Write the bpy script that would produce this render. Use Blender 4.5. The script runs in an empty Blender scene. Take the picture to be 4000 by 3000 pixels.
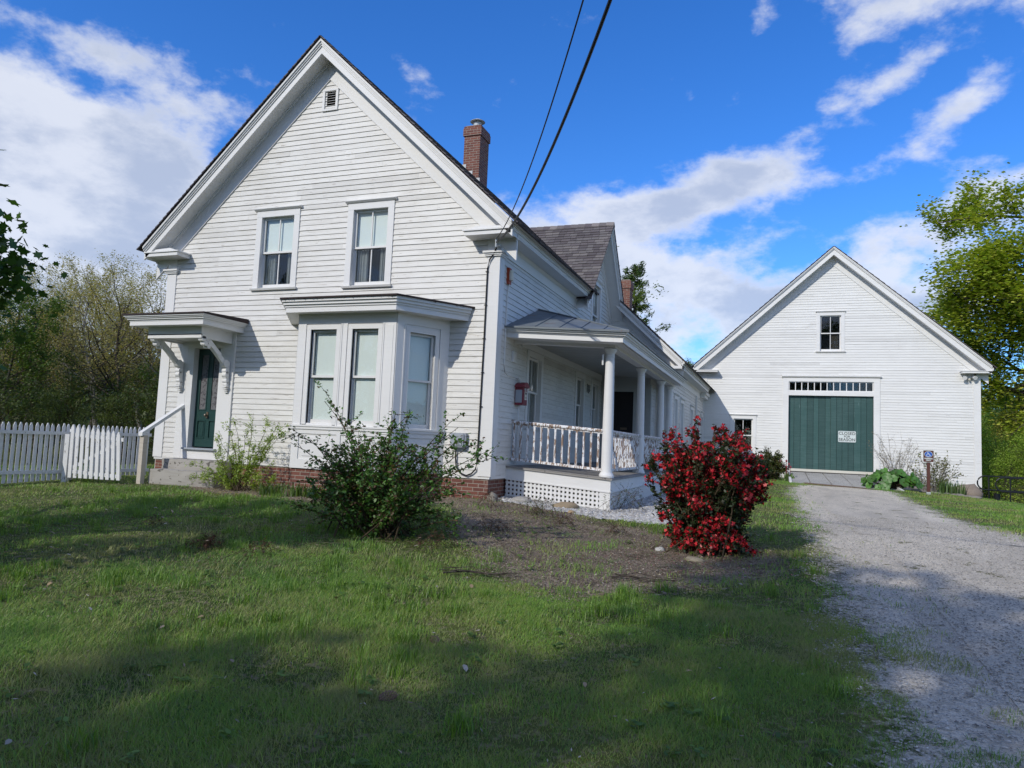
import bpy, math, random
import numpy as np
from mathutils import Vector, Matrix
random.seed(7)
RNG = np.random.default_rng(7)
R = math.radians
S = bpy.context.scene
COL = S.collection

# ------------------------------------------------------------------ camera
CAM = np.array([4.657, -11.541, 0.59])
def make_camera():
    ya, pi, ro, f = -0.358, 0.083, 0.043, 2792.5
    F = np.array([math.sin(ya)*math.cos(pi), math.cos(ya)*math.cos(pi), math.sin(pi)])
    Rr = np.array([math.cos(ya), -math.sin(ya), 0]); U = np.cross(Rr, F)
    R2 = Rr*math.cos(ro)+U*math.sin(ro); U2 = -Rr*math.sin(ro)+U*math.cos(ro)
    cd = bpy.data.cameras.new('camera'); co = bpy.data.objects.new('camera', cd); COL.objects.link(co)
    m = Matrix.Identity(4)
    for i in range(3):
        m[i][0] = R2[i]; m[i][1] = U2[i]; m[i][2] = -F[i]; m[i][3] = CAM[i]
    co.matrix_world = m
    cd.sensor_width = 36; cd.lens = f/4000*36; cd.clip_start = .05; cd.clip_end = 3000
    S.camera = co
make_camera()

# ------------------------------------------------------------------ light
SUN = Vector((-.426, -1, .70)).normalized()       # towards the sun
EL = math.asin(SUN.z); AZ = math.atan2(SUN.x, SUN.y)
sd = bpy.data.lights.new('sun', 'SUN'); so = bpy.data.objects.new('sun', sd); COL.objects.link(so)
so.rotation_euler = SUN.to_track_quat('Z', 'Y').to_euler()
sd.energy = 2.5; sd.angle = R(.5); sd.color = (1, .95, .86)
S.view_settings.view_transform = 'Standard'; S.view_settings.look = 'None'
S.view_settings.exposure = 0.25; S.view_settings.gamma = 1
S.render.engine = 'CYCLES'
S.cycles.max_bounces = 6; S.cycles.diffuse_bounces = 3; S.cycles.glossy_bounces = 3
S.cycles.transparent_max_bounces = 8; S.cycles.transmission_bounces = 3
S.cycles.caustics_reflective = False; S.cycles.caustics_refractive = False
S.cycles.sample_clamp_indirect = 6

class NT:
    """small node-graph helper"""
    def __init__(s, tree): s.t = tree; s.n = tree.nodes; s.l = tree.links
    def new(s, kind, **kw):
        n = s.n.new(kind)
        for k, v in kw.items(): setattr(n, k, v)
        return n
    def put(s, sock, v):
        if isinstance(v, bpy.types.NodeSocket): s.l.new(v, sock)
        else:
            try: sock.default_value = v
            except Exception: sock.default_value = tuple(v)+(1,)
    def math(s, op, a, b=None, c=None, clamp=False):
        n = s.new('ShaderNodeMath', operation=op, use_clamp=clamp)
        s.put(n.inputs[0], a)
        if b is not None: s.put(n.inputs[1], b)
        if c is not None: s.put(n.inputs[2], c)
        return n.outputs[0]
    def mix(s, f, a, b, blend='MIX'):
        n = s.new('ShaderNodeMix', data_type='RGBA', blend_type=blend)
        s.put(n.inputs[0], f); s.put(n.inputs[6], a); s.put(n.inputs[7], b)
        return n.outputs[2]
    def noise(s, vec, scale, detail=4, rough=.55, dist=0, out='Fac'):
        n = s.new('ShaderNodeTexNoise'); n.inputs['Scale'].default_value = scale
        n.inputs['Detail'].default_value = detail; n.inputs['Roughness'].default_value = rough
        n.inputs['Distortion'].default_value = dist
        if vec is not None: s.l.new(vec, n.inputs['Vector'])
        return n.outputs[out]
    def ramp(s, f, a, b):
        return s.math('MULTIPLY', s.math('SUBTRACT', f, a), 1/(b-a), clamp=True) if False else s._mr(f, a, b)
    def _mr(s, f, a, b):
        n = s.new('ShaderNodeMapRange', interpolation_type='SMOOTHSTEP')
        s.put(n.inputs[0], f); n.inputs[1].default_value = a; n.inputs[2].default_value = b
        return n.outputs[0]
    def scalev(s, vec, v):
        n = s.new('ShaderNodeVectorMath', operation='MULTIPLY'); s.l.new(vec, n.inputs[0]); n.inputs[1].default_value = v
        return n.outputs[0]

def make_world():
    w = bpy.data.worlds.new('World'); S.world = w; w.use_nodes = True
    g = NT(w.node_tree); w.node_tree.nodes.clear()
    out = g.new('ShaderNodeOutputWorld'); bg = g.new('ShaderNodeBackground')
    sky = g.new('ShaderNodeTexSky'); sky.sky_type = 'NISHITA'; sky.sun_disc = False
    sky.sun_elevation = EL; sky.sun_rotation = AZ
    sky.air_density = 1.0; sky.dust_density = .25; sky.ozone_density = 2.5; sky.altitude = 200
    tc = g.new('ShaderNodeTexCoord'); d = tc.outputs['Generated']
    sp = g.new('ShaderNodeSeparateXYZ'); g.l.new(d, sp.inputs[0])
    x, y, z = sp.outputs
    az = g.math('MULTIPLY', g.math('ARCTAN2', x, y), 57.296)
    el = g.math('MULTIPLY', g.math('ARCSINE', z), 57.296)
    # cloud layer coordinates (a flat layer high above)
    zz = g.math('ADD', g.math('MAXIMUM', z, 0.0), .16)
    cb = g.new('ShaderNodeCombineXYZ')
    g.put(cb.inputs[0], g.math('DIVIDE', x, zz)); g.put(cb.inputs[1], g.math('DIVIDE', y, zz)); g.put(cb.inputs[2], 0.0)
    p = cb.outputs[0]
    rot = g.new('ShaderNodeMapping'); rot.inputs['Rotation'].default_value = (0, 0, R(-28)); rot.inputs['Scale'].default_value = (1.0, 1.25, 1)
    g.l.new(p, rot.inputs[0])
    n1 = g.noise(rot.outputs[0], 1.5, 9, .56, .25)
    n2 = g.noise(p, 5.0, 8, .6, .3)
    dir_n = g.noise(g.scalev(d, (1, 1, 1.7)), 8.0, 10, .60, .0)
    # cloud banks: (azimuth, elevation, radius az, radius el, tilt, weight)
    blobs = [(-57, 15.5, 12, 8, 8, 1.55), (-47, 15, 6, 6, -15, 1.1), (-50, 9.5, 14, 4.5, 0, 1.2), (-41, 12, 3, 5, 0, .3),
             (-13, 17.6, 10, 2.2, 12, 1.1), (-3, 21, 7, 1.7, 18, 1.05), (5.5, 20.3, 5, 1.2, 8, .8), (-9, 15, 12, 3.0, 4, .85), (3, 16.5, 5, 1.0, 0, .35),
             (-3, 11, 14, 3.6, 0, .85), (10.5, 16, 6, 3.0, 20, .8), (9, 26.6, 5, 1.1, 22, .75), (13, 24.0, 4, 1.3, 26, .85), (10.5, 30.5, 6, 1.6, 2, .85),
             (-1.8, 30.5, 1.2, 2.2, -10, .4), (1.5, 27.5, 4, .9, 30, .25), (-7.2, 26, 1.2, 1.6, 0, .3), (-6, 8, 14, 3.0, 0, .6), (12, 11, 6, 3, 0, .4),
             (-53.5, 25, 3, 1, 0, .25), (-33, 24.5, 2, 2, 0, .0)]
    tot = None
    for (a, e, ra, re, t, wt) in blobs:
        if wt <= 0: continue
        c, s_ = math.cos(R(t)), math.sin(R(t))
        da = g.math('SUBTRACT', az, a); de = g.math('SUBTRACT', el, e)
        u = g.math('ADD', g.math('MULTIPLY', da, c/ra), g.math('MULTIPLY', de, s_/ra))
        v = g.math('ADD', g.math('MULTIPLY', da, -s_/re), g.math('MULTIPLY', de, c/re))
        r2 = g.math('ADD', g.math('MULTIPLY', u, u), g.math('MULTIPLY', v, v))
        k = g.math('MULTIPLY', g.math('EXPONENT', g.math('MULTIPLY', r2, -1.0)), wt)
        tot = k if tot is None else g.math('ADD', tot, k)
    # unseen sky behind the camera gets added cloud cover as white fill light
    front = g._mr(y, -.1, .35)
    base = g.math('MULTIPLY', g.math('SUBTRACT', 1.0, front), .75)
    dens = g.math('ADD', g.math('ADD', tot, base), g.math('MULTIPLY', g.math('SUBTRACT', n1, .5), .6))
    dens = g.math('ADD', dens, g.math('MULTIPLY', g.math('SUBTRACT', n2, .5), .15))
    dens = g.math('ADD', dens, g.math('MULTIPLY', g.math('SUBTRACT', dir_n, .5), 3.6))
    cov = g._mr(dens, .30, 1.15)
    thick = g._mr(dens, .55, 1.4)
    shade = g._mr(g.noise(g.scalev(d, (1, 1, 2)), 6.5, 8, .6), .38, .62)
    sh2 = g.math('MULTIPLY', thick, g.math('ADD', g.math('MULTIPLY', shade, .65), .1), clamp=True)
    cloud = g.mix(sh2, (5.1, 5.25, 5.6, 1), (2.3, 2.75, 3.7, 1))
    hs = g.new('ShaderNodeHueSaturation'); hs.inputs['Saturation'].default_value = 1.27; hs.inputs['Value'].default_value = .86
    g.l.new(sky.outputs[0], hs.inputs['Color'])
    skyc = g.mix(1.0, hs.outputs[0], (.68, .98, 1.42, 1), 'MULTIPLY')
    col = g.mix(g.math('MULTIPLY', cov, .86), skyc, cloud)
    g.l.new(col, bg.inputs[0]); bg.inputs[1].default_value = .145
    g.l.new(bg.outputs[0], out.inputs[0])
make_world()

# ------------------------------------------------------------------ materials
def mat(name, rough=.6, spec=.3):
    m = bpy.data.materials.new(name); m.use_nodes = True
    g = NT(m.node_tree); b = m.node_tree.nodes['Principled BSDF']
    b.inputs['Roughness'].default_value = rough; b.inputs['Specular IOR Level'].default_value = spec
    g.b = b
    return m, g
def objco(g):
    return g.new('ShaderNodeTexCoord').outputs['Object']
def geo(g): return g.new('ShaderNodeNewGeometry').outputs['Position']
def bump(g, h, st=.3, dist=.01):
    n = g.new('ShaderNodeBump'); n.inputs['Strength'].default_value = st; n.inputs['Distance'].default_value = dist
    g.l.new(h, n.inputs['Height']); g.l.new(n.outputs[0], g.b.inputs['Normal'])
M = {}
def paint(name, base, dirt, peel=0.0, pc=(.25, .2, .16), amount=.35, stretch=(1, 1, 1), rough=.5, pscale=7, board=False):
    m, g = mat(name, rough, .35); p = geo(g)
    a = g.noise(p, .8, 5, .6); b_ = g.noise(g.scalev(p, (1.5, 1.5, 14)), 1.6, 6, .65)
    f = g.math('MULTIPLY', g._mr(g.math('ADD', g.math('MULTIPLY', a, .5), g.math('MULTIPLY', b_, .6)), .45, .8), amount)
    c = g.mix(f, base, dirt)
    if peel > 0:
        q = g.noise(g.scalev(p, stretch), pscale, 7, .62, .4)
        k = g._mr(q, 1-peel, 1-peel+.02)
        c = g.mix(k, c, pc)
    if board: c = g.mix(1.0, c, g.new('ShaderNodeAttribute', attribute_name='tint').outputs['Color'], 'MULTIPLY')
    g.l.new(c, g.b.inputs['Base Color'])
    bump(g, g.noise(p, 60, 3, .6), .15, .004)
    M[name] = m
    return m
paint('siding_paint', (.70, .69, .665, 1), (.47, .445, .40, 1), .375, (.40, .37, .33, 1), .62, (1.2, 1.2, 14), pscale=3, board=True)
paint('plain_paint', (.70, .69, .665, 1), (.47, .445, .40, 1), .33, (.34, .30, .26, 1), .62, (1.2, 1.2, 14), pscale=3)
paint('trim_paint', (.72, .715, .70, 1), (.56, .56, .55, 1), .22, (.42, .4, .37, 1), .3, (2, 2, 3))
paint('barn_paint', (.76, .755, .735, 1), (.58, .57, .54, 1), .33, (.46, .43, .39, 1), .5, (1, 1, 12), pscale=3)
paint('barn_board', (.76, .755, .735, 1), (.58, .57, .54, 1), .33, (.46, .43, .39, 1), .5, (1, 1, 12), pscale=3, board=True)
paint('fence_paint', (.72, .72, .72, 1), (.55, .55, .54, 1), .36, (.20, .19, .18, 1), .5, (3, 3, 1.2))
paint('peeling_paint', (.78, .78, .79, 1), (.6, .6, .6, 1), .50, (.27, .19, .14, 1), .3, (3.2, 3.2, .9), pscale=9)
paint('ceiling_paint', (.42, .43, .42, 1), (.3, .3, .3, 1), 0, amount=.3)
paint('green_paint', (.014, .048, .043, 1), (.025, .062, .057, 1), 0, amount=.6, rough=.4)
paint('barn_green', (.034, .088, .082, 1), (.065, .128, .122, 1), .34, (.10, .17, .16, 1), .9, (2, 2, .35), pscale=3, board=True)
paint('dark_door', (.012, .010, .012, 1), (.02, .017, .018, 1), 0)
paint('grey_metal', (.13, .15, .165, 1), (.26, .28, .29, 1), .38, (.17, .07, .045, 1), .9, (.6, 2.5, 1), pscale=2.2)
paint('stone', (.36, .34, .31, 1), (.20, .185, .16, 1), .40, (.12, .11, .095, 1), .8, (1, 1, 1.5), rough=.9)
paint('wood_post', (.52, .47, .40, 1), (.34, .29, .23, 1), 0, amount=.8, rough=.8)
paint('grey_wood', (.30, .285, .265, 1), (.19, .18, .165, 1), .42, (.13, .12, .11, 1), .8, (1.5, 8, 1), rough=.9)
paint('plank_wood', (.40, .39, .37, 1), (.27, .26, .245, 1), .42, (.16, .15, .14, 1), .8, (7, 1, 1), rough=.9)
paint('old_timber', (.16, .11, .08, 1), (.09, .065, .05, 1), 0, amount=.8, rough=.9)
paint('box_grey', (.33, .36, .40, 1), (.28, .3, .33, 1), 0, amount=.3)
paint('alarm_red', (.20, .028, .045, 1), (.30, .09, .10, 1), .36, (.26, .1, .1, 1), .7, (2, 2, 2))
paint('siren_orange', (.35, .06, .025, 1), (.22, .05, .03, 1), 0)
paint('sign_brown', (.085, .028, .020, 1), (.10, .035, .028, 1), 0)
paint('post_brown', (.085, .032, .024, 1), (.12, .05, .04, 1), 0, amount=.5)
paint('sign_white', (.62, .68, .66, 1), (.55, .6, .58, 1), 0, amount=.3)
paint('sign_blue', (.012, .09, .42, 1), (.014, .1, .4, 1), 0)
paint('black_iron', (.012, .014, .015, 1), (.03, .032, .034, 1), 0, rough=.35)
paint('galvanised', (.45, .48, .5, 1), (.35, .36, .37, 1), 0, rough=.4)
paint('cable_black', (.012, .012, .014, 1), (.02, .02, .022, 1), 0, rough=.5)
paint('membrane', (.040, .026, .026, 1), (.015, .013, .014, 1), 0, amount=.9, rough=.8)
paint('blind', (.80, .835, .82, 1), (.77, .81, .795, 1), 0, amount=.3, rough=.9)
paint('curtain', (.30, .31, .31, 1), (.2, .21, .21, 1), 0, amount=.6, rough=.9)
paint('interior_dark', (.05, .045, .04, 1), (.03, .03, .03, 1), 0, rough=.9)
paint('lace', (.15, .15, .155, 1), (.10, .09, .1, 1), .46, (.06, .055, .06, 1), .3, (1, 1, 1), pscale=22)
paint('brass', (.12, .09, .06, 1), (.08, .06, .04, 1), 0, rough=.35)
paint('cream', (.66, .64, .56, 1), (.5, .48, .4, 1), 0, amount=.5)

def brick_mat():
    m, g = mat('brick', .85, .2); p = geo(g)
    nrm = g.new('ShaderNodeNewGeometry').outputs['Normal']
    s1 = g.new('ShaderNodeSeparateXYZ'); g.l.new(p, s1.inputs[0]); s2 = g.new('ShaderNodeSeparateXYZ'); g.l.new(nrm, s2.inputs[0])
    side = g.math('GREATER_THAN', g.math('ABSOLUTE', s2.outputs[0]), .8)
    diag = g.math('MULTIPLY', g.math('GREATER_THAN', g.math('ABSOLUTE', s2.outputs[0]), .4), g.math('SUBTRACT', 1.0, side))
    u = g.math('ADD', g.math('MULTIPLY', s1.outputs[0], g.math('SUBTRACT', 1.0, side)), g.math('MULTIPLY', s1.outputs[1], side))
    cb = g.new('ShaderNodeCombineXYZ'); g.put(cb.inputs[0], u); g.put(cb.inputs[1], s1.outputs[2])
    bt = g.new('ShaderNodeTexBrick'); g.l.new(cb.outputs[0], bt.inputs['Vector'])
    bt.inputs['Scale'].default_value = 1; bt.inputs['Brick Width'].default_value = .208; bt.inputs['Row Height'].default_value = .066
    bt.inputs['Mortar Size'].default_value = .0055; bt.inputs['Mortar Smooth'].default_value = .15; bt.inputs['Bias'].default_value = 0
    bt.inputs['Color1'].default_value = (.21, .085, .062, 1); bt.inputs['Color2'].default_value = (.14, .058, .048, 1); bt.inputs['Mortar'].default_value = (.33, .30, .25, 1)
    c = g.mix(g._mr(g.noise(p, 9, 5, .6), .55, .8), bt.outputs[0], (.30, .21, .18, 1))
    g.l.new(c, g.b.inputs['Base Color'])
    h = g.math('SUBTRACT', g.math('MULTIPLY', g.noise(p, 60, 3), .3), bt.outputs['Fac'])
    bump(g, h, .6, .008); M['brick'] = m
brick_mat()
def attr_mat(name, attr='tint', rough=.85, nz=.25, spec=.15, sub=0):
    m, g = mat(name, rough, spec); p = geo(g)
    a = g.new('ShaderNodeAttribute', attribute_name=attr)
    c = g.mix(g.math('MULTIPLY', g.noise(p, 35, 4, .6), nz), a.outputs['Color'], (.02, .02, .02, 1))
    g.l.new(c, g.b.inputs['Base Color'])
    bump(g, g.noise(p, 50, 3), .3, .004)
    M[name] = m; return m
attr_mat('shingle', rough=.85, nz=.5)
attr_mat('rock', rough=.9, nz=.5)
def leaf_mat(name, trans=.35, nz=.0):
    m = bpy.data.materials.new(name); m.use_nodes = True; g = NT(m.node_tree); m.node_tree.nodes.clear()
    out = g.new('ShaderNodeOutputMaterial'); a = g.new('ShaderNodeAttribute', attribute_name='tint')
    d = g.new('ShaderNodeBsdfDiffuse'); t = g.new('ShaderNodeBsdfTranslucent'); mx = g.new('ShaderNodeMixShader')
    gl = g.new('ShaderNodeBsdfGlossy'); gl.inputs['Roughness'].default_value = .5; m2 = g.new('ShaderNodeMixShader'); m2.inputs[0].default_value = .05
    g.l.new(a.outputs['Color'], d.inputs[0])
    tc = g.mix(1.0, a.outputs['Color'], (1.15, 1.25, .6, 1), 'MULTIPLY'); g.l.new(tc, t.inputs[0])
    mx.inputs[0].default_value = trans
    g.l.new(d.outputs[0], mx.inputs[1]); g.l.new(t.outputs[0], mx.inputs[2])
    g.l.new(mx.outputs[0], m2.inputs[1]); g.l.new(gl.outputs[0], m2.inputs[2]); g.l.new(m2.outputs[0], out.inputs[0])
    M[name] = m
leaf_mat('leaf', .4); leaf_mat('grass_blade', .35); leaf_mat('petal', .25); leaf_mat('litter', .1)
def bark_mat(name, c1, c2):
    m, g = mat(name, .95, .1); p = geo(g)
    g.l.new(g.mix(g._mr(g.noise(g.scalev(p, (6, 6, 1.5)), 2.5, 5, .6), .35, .65), c1, c2), g.b.inputs['Base Color']); M[name] = m
bark_mat('bark_dark', (.045, .036, .028, 1), (.10, .085, .07, 1)); bark_mat('bark_pale', (.30, .28, .25, 1), (.12, .11, .1, 1)); bark_mat('stem', (.045, .035, .022, 1), (.09, .065, .04, 1))
def glass_mat():
    m = bpy.data.materials.new('glass'); m.use_nodes = True; g = NT(m.node_tree); m.node_tree.nodes.clear()
    out = g.new('ShaderNodeOutputMaterial'); tr = g.new('ShaderNodeBsdfTransparent'); gl = g.new('ShaderNodeBsdfGlossy')
    gl.inputs['Roughness'].default_value = .02; fr = g.new('ShaderNodeLayerWeight'); fr.inputs[0].default_value = .5
    bp = g.new('ShaderNodeBump'); bp.inputs['Strength'].default_value = .12; bp.inputs['Distance'].default_value = .01
    g.l.new(g.noise(geo(g), 5, 2, .5), bp.inputs['Height']); g.l.new(bp.outputs[0], gl.inputs['Normal']); g.l.new(bp.outputs[0], fr.inputs['Normal'])
    mx = g.new('ShaderNodeMixShader'); g.l.new(g.math('ADD', g.math('MULTIPLY', g.math('POWER', fr.outputs['Facing'], 5.0), .9), .035, clamp=True), mx.inputs[0])
    tr.inputs[0].default_value = (.95, .97, .96, 1)
    g.l.new(tr.outputs[0], mx.inputs[1]); g.l.new(gl.outputs[0], mx.inputs[2]); g.l.new(mx.outputs[0], out.inputs[0]); M['glass'] = m
glass_mat()

# ------------------------------------------------------------------ noise in python (for ground masks)
_tab = np.random.default_rng(99).random((256, 256))
def vnoise(x, y):
    x = np.asarray(x, float); y = np.asarray(y, float)
    xi = np.floor(x).astype(int); yi = np.floor(y).astype(int); fx = x-xi; fy = y-yi
    fx = fx*fx*(3-2*fx); fy = fy*fy*(3-2*fy)
    a = _tab[xi & 255, yi & 255]; b = _tab[(xi+1) & 255, yi & 255]; c = _tab[xi & 255, (yi+1) & 255]; d = _tab[(xi+1) & 255, (yi+1) & 255]
    return (a*(1-fx)+b*fx)*(1-fy)+(c*(1-fx)+d*fx)*fy
def fbm(x, y, s=1., o=4, seed=0):
    x = np.asarray(x, float)*s+seed*17.3; y = np.asarray(y, float)*s+seed*9.7
    t = 0; a = .5; n = 0
    for _ in range(o):
        t = t+a*vnoise(x, y); n += a; x = x*2.03+5.1; y = y*2.03+3.7; a *= .5
    return t/n
def sstep(a, b, x): t = np.clip((x-a)/(b-a), 0, 1); return t*t*(3-2*t)

# ------------------------------------------------------------------ objects
def tag(o, label=None, cat=None, group=None, kind=None):
    if label: o['label'] = label
    if cat: o['category'] = cat
    if group: o['group'] = group
    if kind: o['kind'] = kind
    return o
def empty(name, loc=(0, 0, 0), rz=0):
    o = bpy.data.objects.new(name, None); COL.objects.link(o); o.location = loc; o.rotation_euler = (0, 0, rz); o.empty_display_size = .2
    return o
def copy_tree(o, parent=None):
    c = o.copy(); COL.objects.link(c); c.parent = parent
    for k in ('label', 'group'):
        pass
    for ch in list(o.children): copy_tree(ch, c)
    return c
def np_mesh(name, V, faces, mats, parent=None, tint=None, smooth=False):
    """V (n,3); faces: array (m,k) or list of arrays; tint per face (m,3)"""
    me = bpy.data.meshes.new(name)
    if isinstance(faces, np.ndarray): faces = [faces]
    faces = [np.asarray(f, np.int32) for f in faces if len(f)]
    nl = sum(f.size for f in faces); nf = sum(len(f) for f in faces)
    me.vertices.add(len(V)); me.vertices.foreach_set('co', np.asarray(V, np.float32).ravel())
    me.loops.add(nl); me.polygons.add(nf)
    li = np.concatenate([f.ravel() for f in faces]); tot = np.concatenate([np.full(len(f), f.shape[1]) for f in faces])
    st = np.concatenate([[0], np.cumsum(tot)[:-1]])
    me.loops.foreach_set('vertex_index', li.astype(np.int32)); me.polygons.foreach_set('loop_start', st.astype(np.int32))
    me.polygons.foreach_set('loop_total', tot.astype(np.int32))
    if smooth: me.polygons.foreach_set('use_smooth', np.ones(nf, bool))
    me.update(calc_edges=True)
    if tint is not None:
        at = me.color_attributes.new('tint', 'FLOAT_COLOR', 'CORNER')
        t = np.repeat(np.concatenate([tint, np.ones((len(tint), 1))], 1), tot, axis=0)
        at.data.foreach_set('color', t.astype(np.float32).ravel())
    me.materials.append(M[mats] if isinstance(mats, str) else mats)
    o = bpy.data.objects.new(name, me); COL.objects.link(o)
    if parent: o.parent = parent
    return o

class MB:
    """collects shapes in a local frame: x along the wall, y INTO the wall, z up; build() links one mesh object"""
    def __init__(s, fr=(0, 0, 0, 0)):
        s.v = []; s.f = []; s.t = []; s.frame(fr); s.tint = (1, 1, 1); s.shear = 0
    def frame(s, fr):
        s.fr = fr; s.c = math.cos(fr[3]); s.s = math.sin(fr[3]); return s
    def P(s, p):
        x, y, z = p
        X = s.fr[0]+x*s.c-y*s.s; Y = s.fr[1]+x*s.s+y*s.c; Z = s.fr[2]+z
        return (X, Y, Z+s.shear*X)
    def poly(s, pts):
        n = len(s.v); s.v += [s.P(p) for p in pts]; s.f.append(tuple(range(n, n+len(pts)))); s.t.append(s.tint)
    def box(s, x0, x1, y0, y1, z0, z1):
        n = len(s.v)
        s.v += [s.P(p) for p in ((x0, y0, z0), (x1, y0, z0), (x1, y1, z0), (x0, y1, z0), (x0, y0, z1), (x1, y0, z1), (x1, y1, z1), (x0, y1, z1))]
        for f in ((0, 3, 2, 1), (4, 5, 6, 7), (0, 1, 5, 4), (1, 2, 6, 5), (2, 3, 7, 6), (3, 0, 4, 7)):
            s.f.append(tuple(n+i for i in f)); s.t.append(s.tint)
        return s
    def hexa(s, a, b):
        """two quads a (4 pts) and b (4 pts) joined"""
        n = len(s.v); s.v += [s.P(p) for p in list(a)+list(b)]; k = len(a)
        s.f.append(tuple(range(n+k-1, n-1, -1))); s.t.append(s.tint)
        s.f.append(tuple(range(n+k, n+2*k))); s.t.append(s.tint)
        for i in range(k):
            j = (i+1) % k; s.f.append((n+i, n+j, n+k+j, n+k+i)); s.t.append(s.tint)
        return s
    def prism_x(s, prof, x0, x1):      # prof in (y,z)
        return s.hexa([(x0, y, z) for y, z in prof], [(x1, y, z) for y, z in prof])
    def prism_y(s, prof, y0, y1):      # prof in (x,z)
        return s.hexa([(x, y0, z) for x, z in prof], [(x, y1, z) for x, z in prof])
    def prism_z(s, prof, z0, z1):      # prof in (x,y)
        return s.hexa([(x, y, z0) for x, y in prof], [(x, y, z1) for x, y in prof])
    def tube(s, pts, r, n=8, r2=None, cap=True):
        pts = [Vector(p) for p in pts]; base = len(s.v); m = len(pts)
        up = Vector((0, 0, 1))
        for i, p in enumerate(pts):
            d = (pts[min(i+1, m-1)]-pts[max(i-1, 0)]).normalized()
            a = d.cross(up if abs(d.z) < .95 else Vector((1, 0, 0))).normalized(); b = d.cross(a)
            rr = r if r2 is None else r+(r2-r)*i/(m-1)
            for k in range(n):
                t = 2*math.pi*k/n; q = p+a*math.cos(t)*rr+b*math.sin(t)*rr; s.v.append(s.P(q))
        for i in range(m-1):
            for k in range(n):
                k2 = (k+1) % n; s.f.append((base+i*n+k, base+i*n+k2, base+(i+1)*n+k2, base+(i+1)*n+k)); s.t.append(s.tint)
        if cap:
            s.f.append(tuple(base+k for k in range(n))); s.t.append(s.tint)
            s.f.append(tuple(base+(m-1)*n+k for k in reversed(range(n)))); s.t.append(s.tint)
        return s
    def lathe(s, prof, cx, cy, n=24):  # prof (r,z)
        base = len(s.v)
        for r, z in prof:
            for k in range(n):
                t = 2*math.pi*k/n; s.v.append(s.P((cx+r*math.cos(t), cy+r*math.sin(t), z)))
        for i in range(len(prof)-1):
            for k in range(n):
                k2 = (k+1) % n; s.f.append((base+i*n+k, base+i*n+k2, base+(i+1)*n+k2, base+(i+1)*n+k)); s.t.append(s.tint)
        s.f.append(tuple(base+k for k in reversed(range(n)))); s.t.append(s.tint)
        s.f.append(tuple(base+(len(prof)-1)*n+k for k in range(n))); s.t.append(s.tint)
        return s
    def build(s, name, m, parent=None, tint=False, smooth=False):
        me = bpy.data.meshes.new(name); me.from_pydata(s.v, [], s.f)
        me.materials.append(M[m] if isinstance(m, str) else m)
        if tint:
            at = me.color_attributes.new('tint', 'FLOAT_COLOR', 'CORNER'); d = []
            for f, t in zip(s.f, s.t): d += [t[0], t[1], t[2], 1.]*len(f)
            at.data.foreach_set('color', d)
        if smooth:
            me.polygons.foreach_set('use_smooth', [True]*len(me.polygons))
            me.set_sharp_from_angle(angle=R(40))
        me.update()
        o = bpy.data.objects.new(name, me); COL.objects.link(o)
        if parent is not None: o.parent = parent
        return o
F0 = (0, 0, 0, 0)                       # front wall of the house, plane y = 0
FS = (0, 0, 0, math.pi/2)               # side wall, plane x = 0, local x = world y

def sub(iv, holes):
    out = [iv]
    for h0, h1 in holes:
        n = []
        for a, b in out:
            if h1 <= a or h0 >= b: n.append((a, b)); continue
            if h0 > a: n.append((a, h0))
            if h1 < b: n.append((h1, b))
        out = n
    return [(a, b) for a, b in out if b-a > .02]
def clap(mb, fr, z0, z1, xr, holes=(), e=.105, seed=0, out=.016):
    """clapboards with real laps; xr(z)->(xa,xb) or None; holes (x0,x1,z0,z1)"""
    rnd = random.Random(seed); mb.frame(fr); z = z0
    while z < z1-.01:
        zt = min(z+e, z1); r = xr((z+zt)/2)
        if r and r[1]-r[0] > .05:
            hs = [(h[0], h[1]) for h in holes if h[2] < zt-.06 and h[3] > z+.02]
            for a, b in sub(r, hs):
                mb.poly([(a, 0, z), (b, 0, z), (b, 0, zt), (a, 0, zt)])
                x = a-rnd.random()*2
                while x < b:
                    L = rnd.uniform(1.6, 4.2); xa = max(x, a); xb = min(x+L, b)-.0015
                    if xb > xa+.01:
                        o = out+rnd.uniform(-.0025, .003); dz = rnd.uniform(-.003, .003); dz2 = dz+rnd.uniform(-.0025, .0025)
                        q_ = rnd.uniform(.95, 1.0) if rnd.random() > .06 else rnd.uniform(.84, .93); mb.tint = (q_, q_, q_*.99)
                        mid = (xa+xb)/2; w = rnd.uniform(-.0015, .002)
                        mb.poly([(xa, -o, z+dz), (mid, -o-w, z+(dz+dz2)/2+w), (xb, -o, z+dz2), (xb, -.003, zt+.004), (xa, -.003, zt+.004)])
                        mb.tint = (.72, .70, .66)  # shadow line under each lap deepened by a darker underside colour
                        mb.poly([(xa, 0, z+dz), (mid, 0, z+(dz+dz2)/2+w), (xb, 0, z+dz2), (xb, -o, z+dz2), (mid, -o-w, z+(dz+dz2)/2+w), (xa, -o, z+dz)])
                        mb.tint = (1, 1, 1)
                    x += L
        z = zt
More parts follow.
